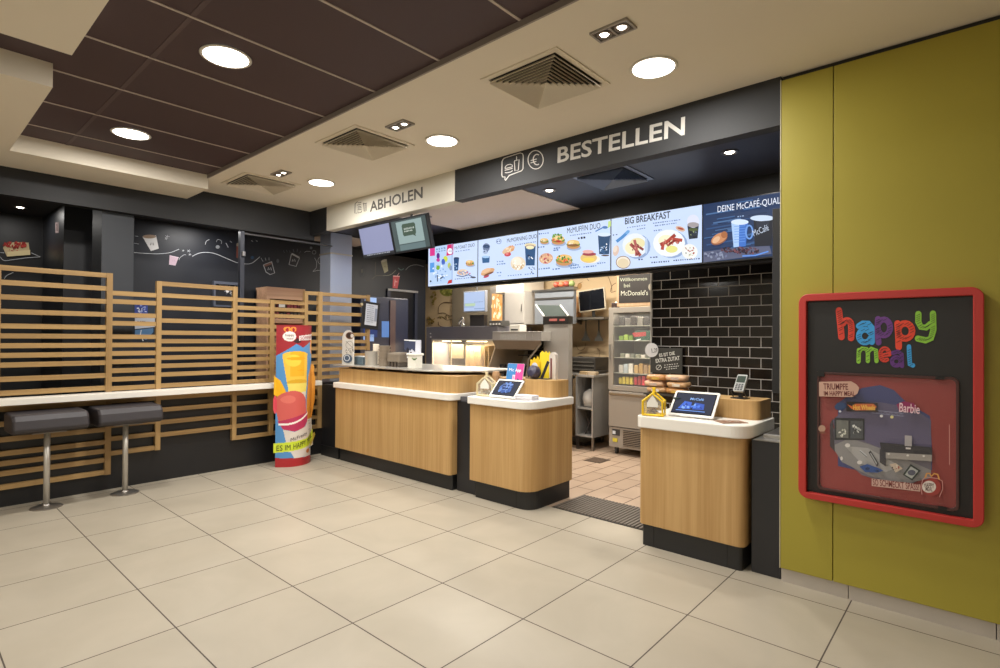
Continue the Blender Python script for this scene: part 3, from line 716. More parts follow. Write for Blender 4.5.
# paper bags of buns next to the tile wall (on a small dark rack behind the right counter)
t = thing('bread_rack', 'dark slim rack carrying paper bags before the black tiles', 'rack', (-1.98, 4.4, 0))
for x in (-2.13, -1.83):
    for y in (4.28, 4.52): MB().tube([(x, y, 0), (x, y, .95)], .012, 8).build('leg', mat('#2a2826', .4), t)
MB().box(-2.16, -1.80, 4.26, 4.54, .95, .965).build('shelf_board', mat('#3a352f', .4), t)
MB().box(-2.14, -1.82, 4.27, 4.53, .30, .315).build('shelf_board', mat('#3a352f', .4), t)
rd = random.Random(11)
spots = [(-2.07, .965, 0), (-1.90, .965, 1), (-2.09, 1.015, 2), (-1.89, 1.018, 3), (-2.07, 1.067, 4), (-1.90, 1.072, 5)]
lab = ['bottom left', 'bottom right', 'middle left', 'middle right', 'top left', 'top right']
for x, z, i in spots:
    t = thing('bread_bag', 'clear bag of sliced bread, %s of the pile before the black tiles' % lab[i], 'bread bag', (x, 4.36, z), 'pile of bread bags')
    w = .085
    vs = []; fs = []
    secs = [(-w, .5), (-w*.9, .9), (-w*.3, 1), (w*.3, .97), (w*.85, .92), (w*.96, .4)]
    k = 12
    for u, s in secs:
        for j in range(k):
            a = 2*math.pi*j/k
            ca, sa = math.cos(a), math.sin(a); vs.append((x+u+rd.uniform(-.005, .005), 4.36+.07*s*math.copysign(abs(ca)**.6, ca)+rd.uniform(-.003, .003), z+.0255+.0245*(s**.5)*math.copysign(abs(sa)**.6, sa)))
    for q in range(len(secs)-1):
        for j in range(k): fs.append((q*k+j, q*k+(j+1) % k, (q+1)*k+(j+1) % k, (q+1)*k+j))
    fs += [tuple(range(k)), tuple(range((len(secs)-1)*k, len(secs)*k))]
    MB().add(vs, fs).build('loaf', mat(['#c49a6c', '#b8824a', '#d0a884'][i % 3], .35, noise=.3, nscale=40), t, smooth=True)
    MB().box(x-.03, x+.035, 4.36-.071, 4.36-.069, z+.012, z+.034).build('bag_label', mat(['#d8cbb8', '#c9a24a', '#b8a090'][i % 3], .5, noise=.3, nscale=60), t)
# chalk menu card on the tile wall with a round price disc
t = thing('chalk_card', 'dark chalk lettered card on the black tiles with a round white disc', 'sign', (-2.5, 5.44, 1.2))
MB().box(-2.685, -2.335, 5.455, 5.47, 1.06, 1.325).build('card', mat('#35342f', .6, noise=.1), t)
A = Art(on(1, 5.455), (0, -1, 0), base=.001); w = '#d9d9cf'
A.text(w, 'ES IST DIE', (659.5, 357), (675, 354.6), .035, .02); A.text(w, 'EXTRA ZUTAT', (656, 362.8), (680, 359.8), .042, .02)
A.scrawl(w, 664, 679, 365.2, 363.6, .6).scrawl(w, 664, 680, 367.4, 365.8, .6).scrawl(w, 666, 678, 369.4, 368, .6); A.ring(w, 659, 367.4, 2.6, 2.4, .5).line(w, [(657, 369.6), (661, 365)], .5)
A.build('chalk_lettering', t)
MB().lathe([(.075, 0), (.075, .006), (0, .006)], (0, 0, 0), 28, Matrix.Translation((-2.665, 5.447, 1.30)) @ Matrix.Rotation(math.pi/2, 4, 'X')).build('price_disc', mat('#d6d4d2', .4), t)
A = Art(on(1, 5.44), (0, -1, 0), base=.001); A.text('#3a3a3a', '1.', (652, 353), (654, 352.7), .05, .02).text('#3a3a3a', '29', (654.4, 352.4), (657.6, 352), .045, .01); A.build('price', t)

# ================================================================== SHOWCASE ON THE GREEN WALL
t = thing('toy_showcase', 'red framed black showcase with multicoloured hatched letters and a toy poster on the green wall', 'showcase', (-.39, 3.5, 1.1))
def ringprism(o, i, y0, y1, m, name, parent, bevel=0):
    """frame between two rounded outlines (x,z), extruded along y"""
    n = len(o); vs, fs = [], []
    for y in (y0, y1):
        for p in o: vs.append((p[0], y, p[1]))
        for p in i: vs.append((p[0], y, p[1]))
    for k in range(n):
        l = (k+1) % n
        fs += [(k, l, n+l, n+k), (2*n+k, 3*n+k, 3*n+l, 2*n+l), (k, 2*n+k, 2*n+l, l), (n+k, n+l, 3*n+l, 3*n+k)]
    return MB().add(vs, fs).build(name, m, parent, bevel)
O = rrect(-.790, -.004, .532, 1.674, .05, .05, .05, .05, n=8)
I = rrect(-.751, -.044, .567, 1.634, .004, .004, .004, .004, n=8)
ringprism(O, I, 3.43, 3.5, RED, 'red_frame', t, .004)
MB().box(-.755, -.04, 3.462, 3.5, .56, 1.64).build('black_board', mat('#1d1c1c', .45), t)
# letters, each its own coloured piece with hatching
def arc(cx, cy, rx, ry, a0, a1, n=14): return [(cx+rx*math.cos(math.radians(a0+(a1-a0)*k/n)), cy+ry*math.sin(math.radians(a0+(a1-a0)*k/n))) for k in range(n+1)]
letters = [
 ('#d8402e', 4.6, [[(839, 310.5), (840.5, 325), (841.5, 337)], [(842, 324)]+arc(847, 325, 4.2, 4.6, 200, 350, 8)+[(851.6, 330), (851.2, 338)]]),
 ('#3a9fe2', 4.2, [arc(865, 335, 5.4, 6.2, 330, 30, 4)[:1]+arc(865, 336, 6, 6.4, -20, -340, 16), [(859, 326), (863, 323.4), (868.6, 323.6), (871.6, 327), (872, 342)]]),
 ('#6a3a86', 4.2, [[(878, 319), (877.4, 332), (878.6, 342.5)], arc(884, 327.5, 6.2, 8, 180, -150, 16)]),
 ('#e0452c', 4.6, [[(897.6, 323.5), (898.4, 334), (898.8, 347)], arc(905.2, 331, 7, 7.6, 190, -150, 16)]),
 ('#8cc63e', 4.4, [[(918.4, 314), (918.4, 322), (921, 327), (926, 327.6), (930.6, 324)], [(933, 313.6), (933.4, 330), (931, 338.4), (926, 340.4), (918, 338.6)]]),
 ('#8cc63e', 3.0, [[(859, 350), (858.6, 361.5)], [(859, 352), (862, 348.4), (866.6, 349), (868, 353), (868, 361)], [(868, 352), (871.6, 348.6), (876, 350), (876.6, 361)]]),
 ('#d8402e', 3.0, [[(881, 355.6), (888.4, 354.4)], arc(884.8, 354.4, 4.6, 6, 0, -300, 14)]),
 ('#5f2f7c', 3.0, [arc(896.4, 361.4, 4.4, 4.2, 0, 360, 14), [(893, 353), (898, 351.4), (901.6, 354), (902.2, 366)]]),
 ('#3aa0e0', 3.2, [[(909, 346.6), (909.4, 356), (910, 364.6), (913, 365.4)]]),
]
rd = random.Random(3)
def halo(A, c, p, w):
    for q in (p[0], p[-1]): A.ell(c, q[0], q[1], w/2, w/2, n=12)
for c, w, strokes in letters:
    A = Art(on(1, 3.462), (0, -1, 0), base=.0015, rough=.5)
    for p in strokes:
        A.line(c, p, w*1.42); halo(A, c, p, w*1.42)
    o = A.build('letter', t)
    H = Art(on(1, 3.462), (0, -1, 0), base=.0036)
    for p in strokes:
        for k in range(len(p)-1):
            L = math.hypot(p[k+1][0]-p[k][0], p[k+1][1]-p[k][1]); m = max(1, int(L/1.9))
            for q in range(m):
                u = (q+.5)/m; x = p[k][0]+(p[k+1][0]-p[k][0])*u; y = p[k][1]+(p[k+1][1]-p[k][1])*u
                if rd.random() < .8: H.line('#241f1f', [(x-w*.45, y+w*.2), (x+w*.45, y-w*.26)], .46)
    H.build('letter_hatching', o)
# lit poster behind the bulging clear window
yw = 3.458
WP = rrect(-.700, -.095, .590, 1.240, .03, .03, .03, .03, n=6)
ringprism(WP, rrect(-.688, -.107, .602, 1.228, .022, .022, .022, .022, n=6), 3.448, 3.462, mat('#4a2c2a', .3), 'window_rim', t, .002)
MB().prism(rrect(-.69, -.105, .600, 1.230, .02, .02, .02, .02), -3.4605, -3.459, Matrix(((1, 0, 0, 0), (0, 0, -1, 0), (0, 1, 0, 0), (0, 0, 0, 1)))).build('poster_sheet', mat('#8c3530', .5, noise=.06, nscale=3), t)
A = Art(on(1, 3.4588), (0, -1, 0), base=.0006, rough=.5)
A.poly('#3d4270', [(838, 403), (848, 396), (862, 388), (880, 385), (894, 390), (906, 402), (930, 416), (932, 450), (932, 470), (880, 475), (838, 466)])
A.poly('#5c5672', [(833, 420), (852, 402), (880, 402), (912, 408), (931, 420), (931, 452), (880, 470), (840, 455)])
A.poly('#6b6672', [(833, 428), (880, 448), (931, 448), (931, 474), (903, 488), (862, 475), (844, 460), (832, 448)])
A.poly('#8a8888', [(832, 446), (850, 438), (880, 448), (912, 462), (931, 470), (931, 478), (900, 485), (868, 475), (842, 462)])
A.poly('#a9a7a6', [(845, 446), (868, 448), (900, 466), (886, 472), (862, 464)])
A.poly('#3a3238', [(833, 418), (835, 452), (830, 446), (830, 424)])
# stage boxes, screens, cards
A.poly('#26262a', [(834.5, 417.5), (864.5, 418.5), (864.5, 440), (834.5, 440)]); A.poly('#6c6e68', [(836.5, 420), (848.5, 420.5), (848.5, 438), (836.5, 437.5)]); A.poly('#4c5054', [(850.5, 420.5), (863, 421), (863, 438.5), (850.5, 438.5)])
A.pile(['#c8cabc', '#e0e0d8', '#3a3a3c'], 842.5, 433, 4.5, 4, 14, 1.2, 4); A.pile(['#b8bcb8', '#2a2a2c', '#d8dad6'], 857, 429, 5, 6, 18, 1.2, 5)
A.poly('#2c2a30', [(880, 442), (932, 447), (932, 455), (882, 452)]); A.poly('#9a9590', [(886, 452), (932, 454.5), (932, 461), (886, 458)]); A.poly('#35333a', [(880, 448), (886, 452), (886, 466), (880, 462)])
A.poly('#a8a4a6', [(905, 435), (912, 435.5), (912, 446), (905, 445.5)]); A.poly('#c8c4c4', [(906, 447), (911, 447.4), (911, 449), (906, 448.8)])
for x, y in ((848, 445), (860, 462), (842, 458), (889, 453.5), (908, 455), (924, 455.6)): A.ell('#d8d4d0', x, y, 2.6 if x > 845 and y < 464 and x < 870 else 1.3, 2 if x < 870 else 1)
A.poly('#2c2c30', [(869, 452), (871, 450), (879, 463), (877.5, 466.5)]); A.poly('#9c9ea0', [(870.4, 453), (871.2, 452), (877.6, 462.8), (877, 464.4)]); A.line('#c4c6c8', [(860, 450), (867, 456)], 2.2).line('#46464a', [(860, 450.5), (867, 456.5)], .7)
A.poly('#c9b8a4', [(890, 464), (896, 462.5), (903, 468), (896, 472)]); A.pile(['#a04438', '#e0d0c0', '#3a3030'], 896, 467, 3.5, 2.6, 10, 1, 2)
A.poly('#26302c', [(903, 474), (911, 463.5), (921, 470), (912.6, 480)]); A.poly('#a8aca8', [(905.4, 474), (911.2, 465.8), (918.6, 470.2), (912.2, 478)]); A.ell('#545464', 912, 472, 4, 2.8)
A.poly('#2a4c8c', [(860, 466), (868, 463.5), (878, 467), (884, 470), (878, 472), (866, 471.6)]); A.ell('#17305e', 868, 468, 2.4, 1.4).ell('#17305e', 878, 470, 1.8, 1.1)
# truss with lamps, logos
A.line('#8c90a8', [(872, 409.5), (904, 413)], .6).line('#8c90a8', [(872, 412.5), (904, 416)], .5)
for k in range(6): A.line('#8c90a8', [(873+k*5.2, 412.8+k*.55), (875.6+k*5.2, 410+k*.55), (878+k*5.2, 413.2+k*.55)], .45)
A.ell('#d8d6d8', 882, 415.6, 1.7, 1.4).ell('#e0d890', 892.4, 416.6, 1.7, 1.5).ell('#c8ccd8', 840.8, 411, 1.3, 1.1)
A.poly('#34486e', [(835, 406.5), (838, 402.5), (845, 402.5), (847, 406), (845, 409), (837, 409.5)])
A.poly('#2a2224', [(847.2, 401), (878.4, 402.6), (878.4, 411.8), (847.2, 411)]); A.poly('#c4622e', [(848, 404), (853, 406), (856, 403.4), (874, 403.4), (877.4, 406.4), (874, 409.8), (856, 410), (852, 408.2)]); A.text('#e3b548', 'Hot Wheels', (854, 409.2), (876, 409.6), .026, .03)
A.poly('#8e2c5a', [(897, 404), (904, 401), (914, 402.6), (918, 408), (912, 412), (900, 411)]); A.text('#e8c8d0', 'Barbie', (899.6, 411.2), (920, 413.4), .048, .012)
A.poly('#c6a08e', [(820, 381.6), (852, 381), (857, 384), (860, 387.5), (858.5, 393), (853, 396.8), (820, 396)]); A.text('#6a2c2a', 'TRIUMPFE', (824.5, 389), (849, 389.4), .034, .02); A.text('#6a2c2a', 'IM HAPPY MEAL', (825, 395.2), (856, 395.6), .026, .02)
A.poly('#c9a89c', [(872.4, 477.6), (920.6, 483.6), (920.6, 490.6), (872.4, 485)]); A.text('#7a3834', 'SO SCHMECKT SPASS!', (873.6, 484.2), (919.6, 489.4), .034, .015)
A.line('#c8908a', [(922.4, 493.6), (921.4, 486), (923, 479), (926, 476)], .8).line('#c8908a', [(926, 476), (938, 477.6), (942.6, 480), (943, 488), (939.6, 496)], .8)
A.ell('#9a3a34', 932, 486, 9.4, 8.8); A.line('#d89a52', [(925.6, 477), (927, 472.6), (930, 472.4), (931.6, 475.4), (934.6, 472.6), (938, 473.6), (939.6, 478.4)], 1.6); A.ell('#ddd2ca', 929.4, 485.8, 7, 6); A.text('#6a5450', 'HAPPY', (924.4, 486), (934.6, 487.2), .024, .02).text('#6a5450', 'MEAL', (926, 489.6), (933, 490.4), .02, .02)
A.ell('#b08c78', 823, 428, 3.6, 3.4); A.ell('#7c4a3c', 823.4, 432, 3.4, 1.2)
A.line('#c08a80', [(949.6, 424), (949.8, 464)], .8)
A.build('poster_print', t)
# clear cover, slightly bulging, with small black clips
n = 12; vs, fs = [], []
for j in range(n+1):
    for i in range(n+1):
        u, v = i/n, j/n; b = math.sin(math.pi*u)**.7*math.sin(math.pi*v)**.7 if 0 < i < n and 0 < j < n else 0
        vs.append((-.694+.594*u, 3.452-.022*b, .596+.640*v))
for j in range(n):
    for i in range(n): fs.append((j*(n+1)+i, j*(n+1)+i+1, (j+1)*(n+1)+i+1, (j+1)*(n+1)+i))
MB().add(vs, fs).build('clear_cover', mat('#ffffff', .08, alpha=.025, spec=.7), t, smooth=True)
for q in ((-.185, -.150, 3.443, 3.462, 1.226, 1.240), (-.175, -.14, 3.443, 3.462, .590, .604), (-.702, -.665, 3.445, 3.462, 1.215, 1.242)): MB().box(*q).build('cover_clip', mat('#141414', .4), t)

# ================================================================== MENU SCREENS
SY = 4.80
X0, W, ZB, ZT = -5.545, .9185, 2.098, 2.609
E1 = 1.12
def menu(i, label, draw):
    a, b = X0+i*W, X0+(i+1)*W
    t = thing('menu_screen', label, 'menu screen', ((a+b)/2, SY+.03, ZB), 'row of menu screens over the order counters')
    MB().box(a+.001, b-.001, SY, SY+.058, ZB-.014, ZT+.010).build('screen_housing', mat('#17181b', .35), t, bevel=.002)
    A = Art(on(1, SY), (0, -1, 0), emit=E1, base=.0008); c0 = '#cfdcf6'
    bg = Art(lambda x, z: Vector((x, SY, z)), (0, -1, 0), emit=E1, base=.0006)
    bg.poly('#24385c' if i == 4 else '#cbdcfa', [(a+.006, ZB), (b-.006, ZB), (b-.006, ZT), (a+.006, ZT)]); bg.build('display', t)
    draw(A); A.build('menu_picture', t)
    return t
BLU, BLK, PNK = '#244a78', '#262a38', '#d83a8a'
def cup(A, x, y, w, h, body, foam='#ead9c8', mark=True, seed=1):
    A.poly(body, [(x-w/2, y-h/2), (x+w/2, y-h/2-.6), (x+w*.4, y+h/2), (x-w*.4, y+h/2)])
    A.ell(foam, x, y-h/2-.3, w*.54, h*.10); A.pile(['#ffffff', '#a9c2e2', '#142c50'], x, y+h*.12, w*.28, h*.22, 10, w*.07, seed)
def burger(A, x, y, r, seed=1, rot=0):
    A.ell('#9fb0cc', x+.6, y+r*.55, r*1.1, r*.45)
    A.ell('#c9905c', x, y+r*.25, r, r*.5).ell('#6b8f3c', x, y+r*.05, r*1.05, r*.34).ell('#b8443a', x-r*.2, y, r*.7, r*.22).ell('#e8c47c', x, y-r*.22, r*.95, r*.42).ell('#f2d9a0', x-r*.25, y-r*.34, r*.4, r*.16)
    A.pile(['#4f7a30', '#d86a4a', '#f4e6c8'], x, y+r*.08, r*.8, r*.25, 9, r*.16, seed)
def d1(A):
    A.poly('#b9d2f2', [(430, 247.6), (452.6, 243.8), (452.6, 282.6), (430, 285)])
    A.poly(PNK, [(430, 248.4), (435, 247.5), (435, 255.6), (430, 256.2)]); A.poly('#d22a6c', [(447.4, 245), (453.6, 243.8), (453.2, 254.4), (446.4, 256)]); A.ell('#f4f2f8', 450.2, 251.2, 2.7, 3); A.text('#8890a8', 'NEU', (448.6, 252), (452, 251.6), .02, .01)
    A.scrawl('#7c9cc4', 436, 446, 249.6, 247.8, 1.4); A.scrawl('#7c9cc4', 436, 446, 252, 250.2, .9)
    A.ell('#5a2c88', 438.4, 256, 1.6, 3.2).ell('#c03a92', 438.4, 260, 1.8, 1.9).poly('#5c9ae0', [(430.2, 263), (434.6, 262.4), (434.6, 272), (430.2, 272.6)])
    A.ell('#7aa832', 438.2, 267.4, 2, 2.6).ell('#cdd84a', 445.8, 259, 2.2, 3).ell('#4a68c0', 443.6, 262, 1.8, 3.2).ell('#b9c46a', 449.6, 265.6, 1.6, 3).ell('#8d9cb8', 451, 268, 1.4, 2.6)
    A.pile(['#88a8d8', '#e8f0fc', '#a8c4ec'], 440, 272, 8, 9, 26, 1.2, 8); A.line('#2a3a5c', [(438.2, 275), (438.2, 281.6)], .9).line('#2a3a5c', [(441, 279), (444, 276.4)], 1.2); A.ell('#2e3c58', 431.4, 281.4, .9, .9); A.poly('#c8342c', [(448, 284), (449.4, 280.4), (452.8, 279.6), (452.6, 283)])
    A.poly('#7f9cc8', [(452.6, 243.6), (453.2, 243.5), (453.2, 282.8), (452.6, 283)])
    A.text(BLK, 'McTOAST DUO', (455.4, 249.8), (475.4, 246.4), .042, 0); A.scrawl('#6a7ea8', 456, 471, 251.8, 249.6, .6)
    A.poly(BLU, [(454.6, 258.6), (460, 257.8), (459, 270.6), (455.2, 271)]); A.ell('#18345c', 457.3, 258.2, 2.8, .9); A.pile(['#fff', '#8fb2dc'] if False else ['#ffffff', '#8fb2dc'], 457.1, 266, 1.4, 2.6, 8, .6, 3)
    burger(A, 471, 263, 4.2, 2); A.ell('#e3cdb8', 464, 272.4, 5.6, 3.2).ell('#d8b49c', 461.6, 273, 3.4, 2).pile(['#c8708a', '#fff1e4', '#8898c0'], 466, 273.6, 6, 2.4, 16, 1, 6)
    A.line('#52628c', [(458, 275.6), (464, 276.8), (470, 275), (474, 277)], .9); A.scrawl('#6a7ea8', 456, 476, 279.4, 277.4, .6); A.ell('#4a4e5c', 475, 277.6, 2.6, .9)
def d2(A):
    A.text(BLK, 'McMORNING DUO', (507, 242.6), (536.8, 238), .048, 0); A.scrawl('#6a7ea8', 515, 537, 245, 241.6, .7)
    A.ring('#6a7ea8', 499, 241.4, 2.4, 2.4, .5); A.scrawl('#52628c', 497, 501, 241.6, 241, 1)
    A.ell('#7c8aa8', 486.6, 247.4, 3.6, 4.2).ell('#2c4468', 486.6, 246.4, 3.6, 1.8).ell('#a8b8d4', 485.6, 252, 2.6, 2).pile(['#dce6f6', '#465a80'], 486.6, 249.4, 2.8, 3, 12, .7, 2)
    A.poly('#2f5e8e', [(482.4, 257.4), (490.2, 256.2), (489.8, 262.6), (483, 263.2)]); A.ell('#a4c8ec', 486.2, 257, 3.8, 1.2)
    A.ell('#e0bc98', 509, 250, 7, 3.2, -28).pile(['#d89c6a', '#f0d8b8', '#e8a884'], 510.4, 249.4, 5, 3.4, 16, 1.5, 4); A.ell('#c84a52', 508.4, 254.6, 3.4, 2, -8).ell('#e88a84', 507.8, 254, 1.6, .9)
    cup(A, 531, 255.6, 10.8, 20, '#2a527e', '#e9dcb0', seed=5); A.ell('#b89a90', 531, 246.6, 4.6, 1.8).ell('#efe7bb', 531, 247.6, 4, 1.9)
    A.ell('#e9d8bd', 519, 263.6, 7.6, 7).ell('#f3e9d6', 517.6, 261.4, 5, 4.2).pile(['#d8bd96', '#fff7ea', '#c9a47c'], 520, 265, 6, 5, 20, 1.4, 7)
    A.ell('#d9a678', 489, 272, 7.4, 3, -22).ell('#e7bc94', 487.4, 270.8, 5, 2, -22).ell('#b8445c', 487.6, 276.6, 3, 1.2, -20).ell('#7a4a34', 490, 274, 5.4, 1, -22)
    for (x0, x1, y) in ((498, 505, 262), (498, 507, 264.6), (498, 504, 273), (509, 524, 276), (526, 536, 274.6), (500, 503, 276)): A.scrawl('#6484b4', x0, x1, y, y-(x1-x0)*.09, .8)
    A.pile(['#3a4a70', '#88a0c8'], 533, 268.6, 4, 1.6, 10, .8, 8); A.ell('#2a3048', 533.4, 272.4, .7, .7)
def d3(A):
    A.text(BLK, 'McMUFFIN DUO', (567.2, 233.4), (600.4, 228.2), .060, 0); A.scrawl('#6a7ea8', 570, 592, 235.6, 232.6, .8); A.scrawl(BLK, 578, 586, 238.4, 237.4, 1.4)
    A.poly('#c3dc8a', [(608.4, 221.4), (611.2, 221), (611.2, 226), (608, 228.6)])
    A.poly('#c6dcf4', [(597, 234), (601, 229.4), (608, 229), (610, 233), (607, 236.4), (599, 236.6)]); cup(A, 604.4, 244.6, 12.4, 19.4, '#24486e', '#d5e4f6', seed=9); A.pile(['#16304e', '#c8dcf4', '#3a6290'], 604.4, 250, 4, 4, 14, 1.2, 12)
    A.ell('#4f7ab8', 605.6, 227.6, 2.8, 1.4).line('#4a7ab4', [(596, 231.6), (603, 228)], 1.2)
    burger(A, 545, 241, 4.2, 1); burger(A, 559, 240, 6.6, 3); A.pile(['#3f6e2c', '#6f9c3f', '#8cb84c'], 559, 236.8, 5.4, 2.2, 16, 1.1, 3); A.ell('#b0392e', 559.4, 241.4, 3, 1)
    burger(A, 574.6, 244.4, 6.6, 5); A.ell('#8a5a34', 574.6, 245.6, 5.6, 1.2)
    A.ell('#d9a888', 547.6, 258.8, 7, 5.4, -10).pile(['#b9485a', '#f0d8b4', '#8a5a44', '#e8b890'], 547.8, 259, 5.6, 4.2, 24, 1.4, 6)
    burger(A, 566, 260, 8.2, 8); A.pile(['#3f6e2c', '#7ab04c', '#e0553a', '#f0a040'], 566, 258.6, 7, 3.4, 26, 1.2, 7)
    A.ell('#f4ead8', 592.4, 259.4, 10, 4.4).ell('#e3c078', 591, 258.4, 8.4, 5).ell('#9c3a48', 591.6, 254.6, 7, 1.8).ell('#e8b0a8', 590.4, 252.2, 5.6, 1.8).ell('#f0d060', 591, 260, 6, 2); A.ell('#5a4438', 607.6, 256, 4, .8)
    for (x0, x1, y) in ((541, 552, 234.6), (556, 563, 249), (541, 553, 269.6), (555, 563, 269.8), (571, 582, 266.4), (586, 600, 267.6), (556, 562, 251), (573, 584, 268.6), (541, 548, 248), (600, 609, 264)): A.scrawl('#5474a8', x0, x1, y, y-(x1-x0)*.1, .9)
    A.ring('#7a9cc8', 577, 266.6, 4.4, 2.2, .6)
def d4(A):
    A.text(BLK, 'BIG BREAKFAST', (625, 224.4), (670.4, 217.8), .066, .014); A.scrawl('#6a7ea8', 627, 646, 227.8, 225, .7); A.scrawl('#6a7ea8', 637, 646, 229.6, 228, .7); A.scrawl('#6a7ea8', 653, 681, 223.4, 219.8, .8); A.scrawl('#6a7ea8', 655, 678, 226, 223, .8); A.scrawl('#6a7ea8', 654, 663, 231, 229.8, .8)
    A.ell('#8fa6cc', 637.6, 246.6, 13.4, 12.4).ell('#e6ecf2', 635.6, 245.4, 12.6, 12).ell('#f3e8c0', 633, 248, 7.4, 6.4).ell('#eadfae', 638, 243.4, 7.6, 5.4).ell('#bdd0ea', 646.8, 246, 1.6, 8)
    A.line('#a04a44', [(631, 244), (636, 249), (641, 256)], 3.2).line('#b4605a', [(635, 240), (637, 248), (637, 256)], 2.8).line('#8a3a36', [(638, 246), (644, 250)], 2.4); A.pile(['#d8928a', '#7a2e2a'], 637, 249, 4, 6, 12, .9, 3)
    A.ell('#93aad0', 672.4, 244.6, 16, 13.8).ell('#eef2f4', 669.8, 243.4, 16, 13.6).ell('#f6eecb', 667, 241, 8, 6).ell('#e6e28c', 672.4, 249.4, 6, 3.6)
    A.line('#9c3a30', [(661, 245), (668, 242), (676, 235)], 3.4).line('#b4483c', [(663, 250), (664, 244), (672, 239), (683, 240.6)], 3.2).line('#8a2e28', [(668, 246), (675, 241), (680, 243)], 2.4); A.pile(['#d08070', '#6a201c'], 671, 242.6, 8, 3.6, 20, .9, 5)
    A.ell('#d8b49c', 681.4, 229.2, 5, 2.4, 20).ell('#a8483c', 681.6, 229, 3.4, 1, 15)
    A.poly('#2c3440', [(688.4, 226), (700, 224), (698.6, 238.6), (690, 239.6)]); A.ell('#dce0f2', 694.2, 221.6, 6.2, 6.6).ell('#a49c9e', 694.2, 225.2, 5.8, 2.6).ell('#54603a', 694.4, 230, 4.8, 1.6).pile(['#8c9a70', '#20262c', '#6a7484'], 694.4, 235, 4, 3, 14, 1, 3)
    A.ell('#dcc0b0', 617.4, 251, 3, 5.4, 12).ell('#e8d8c8', 616.6, 249.4, 2, 3.4, 12).ell('#f0e4d2', 624.6, 262.6, 7.4, 6.4).ring('#8a6a52', 624.6, 262.6, 7, 6, .7).ell('#e2d0ae', 624.6, 263.4, 5.6, 4.6)
    A.line('#4c8ac8', [(618, 242), (624, 237.4), (630, 231.6)], 3).ell('#74a8dc', 629, 232.6, 2.6, 1.6, -40); A.scrawl('#3a4a74', 614, 620, 235.6, 234.8, .8)
    A.ell('#eeeeea', 691, 252, 8, 7.6, 20).pile(['#a8483c', '#c8c4a4', '#ffffff', '#58604c'], 691, 253, 7, 6, 26, 1, 4)
    for (x0, x1, y) in ((640, 645, 260), (653, 672, 263), (675, 702, 261), (652, 660, 258)): A.scrawl('#34446c', x0, x1, y, y-(x1-x0)*.07, 1)
def d5(A):
    rd = random.Random(5)
    for k in range(40):
        y = rd.uniform(206, 262); x = rd.uniform(704, 750); w = rd.uniform(8, 28); y0 = y-(x-704)*.15
        A.line(rd.choice(['#31507e', '#1b2c4c', '#3f6494', '#263e66', '#4a6c9a']), [(x, y0), (min(x+w, 779), y0-(min(x+w, 779)-x)*.17)], rd.uniform(.6, 1.6))
    A.poly('#5a5f78', [(704, 252), (735, 248), (770, 246), (772, 254), (704, 262.6)]); A.pile(['#6c7290', '#464c68', '#8890a8'], 716, 256, 12, 4, 24, 1.6, 6)
    A.ell('#8a5a44', 720, 239.4, 9, 5, -28).ell('#c98a60', 720, 238.4, 8.6, 4.6, -28).ell('#e2b48c', 717, 240, 4.4, 2.6, -40).ell('#a86840', 725, 235, 3.2, 3.4, 20)
    A.poly('#3d70c4', [(732, 223), (749, 221.6), (746.4, 246.6), (734.4, 247.6)]); A.poly('#a9c8f0', [(732, 223), (740, 222), (739.6, 247), (734.4, 247.6)]); A.ell('#d4e4fa', 740.6, 222.4, 8.8, 2.8); A.ring('#6c98dc', 750, 232.4, 3.4, 6.6, 1.6)
    for k in range(7): A.line('#6a9ae2', [(735, 227+k*2.6), (746, 226+k*2.6)], .5)
    A.poly('#181c28', [(754.4, 219.4), (774, 217), (772.6, 246), (755.4, 246.8)]); A.ell('#cadaf0', 763, 218.6, 12, 3); A.poly('#262c3c', [(757, 222), (770, 221), (769.6, 228), (757.4, 228)]); A.text('#c0cce0', 'McCafé', (754.8, 236.6), (770, 230.4), .055, 0)
    A.pile(['#3a2430', '#5a3440', '#26161e', '#7a4a52', '#2a2238'], 747, 251, 13, 3.6, 60, 1.3, 7); A.pile(['#3a2430', '#5a3440', '#26161e'], 728, 250.6, 6, 2.6, 24, 1.2, 8); A.line('#5c8ee0', [(744, 256.6), (757, 256), (770, 252)], 1.4)
    A.text('#e8eefc', 'DEINE McCAFÉ-QUALITÄT', (719.4, 213.2), (797, 202.2), .056, 0); A.scrawl('#8fa8d0', 739, 746, 217.6, 216.6, .8)
menu(0, 'leftmost menu screen with a narrow colourful drinks column beside one small burger', d1)
menu(1, 'second menu screen from the left, with wrap, pale bun and blue cup', d2)
menu(2, 'middle menu screen in the row, showing six burgers and muffins beside a blue cup', d3)
menu(3, 'fourth menu screen in the row, showing two white breakfast plates with bacon', d4)
menu(4, 'dark blue rightmost menu screen with two cups and coffee beans', d5)

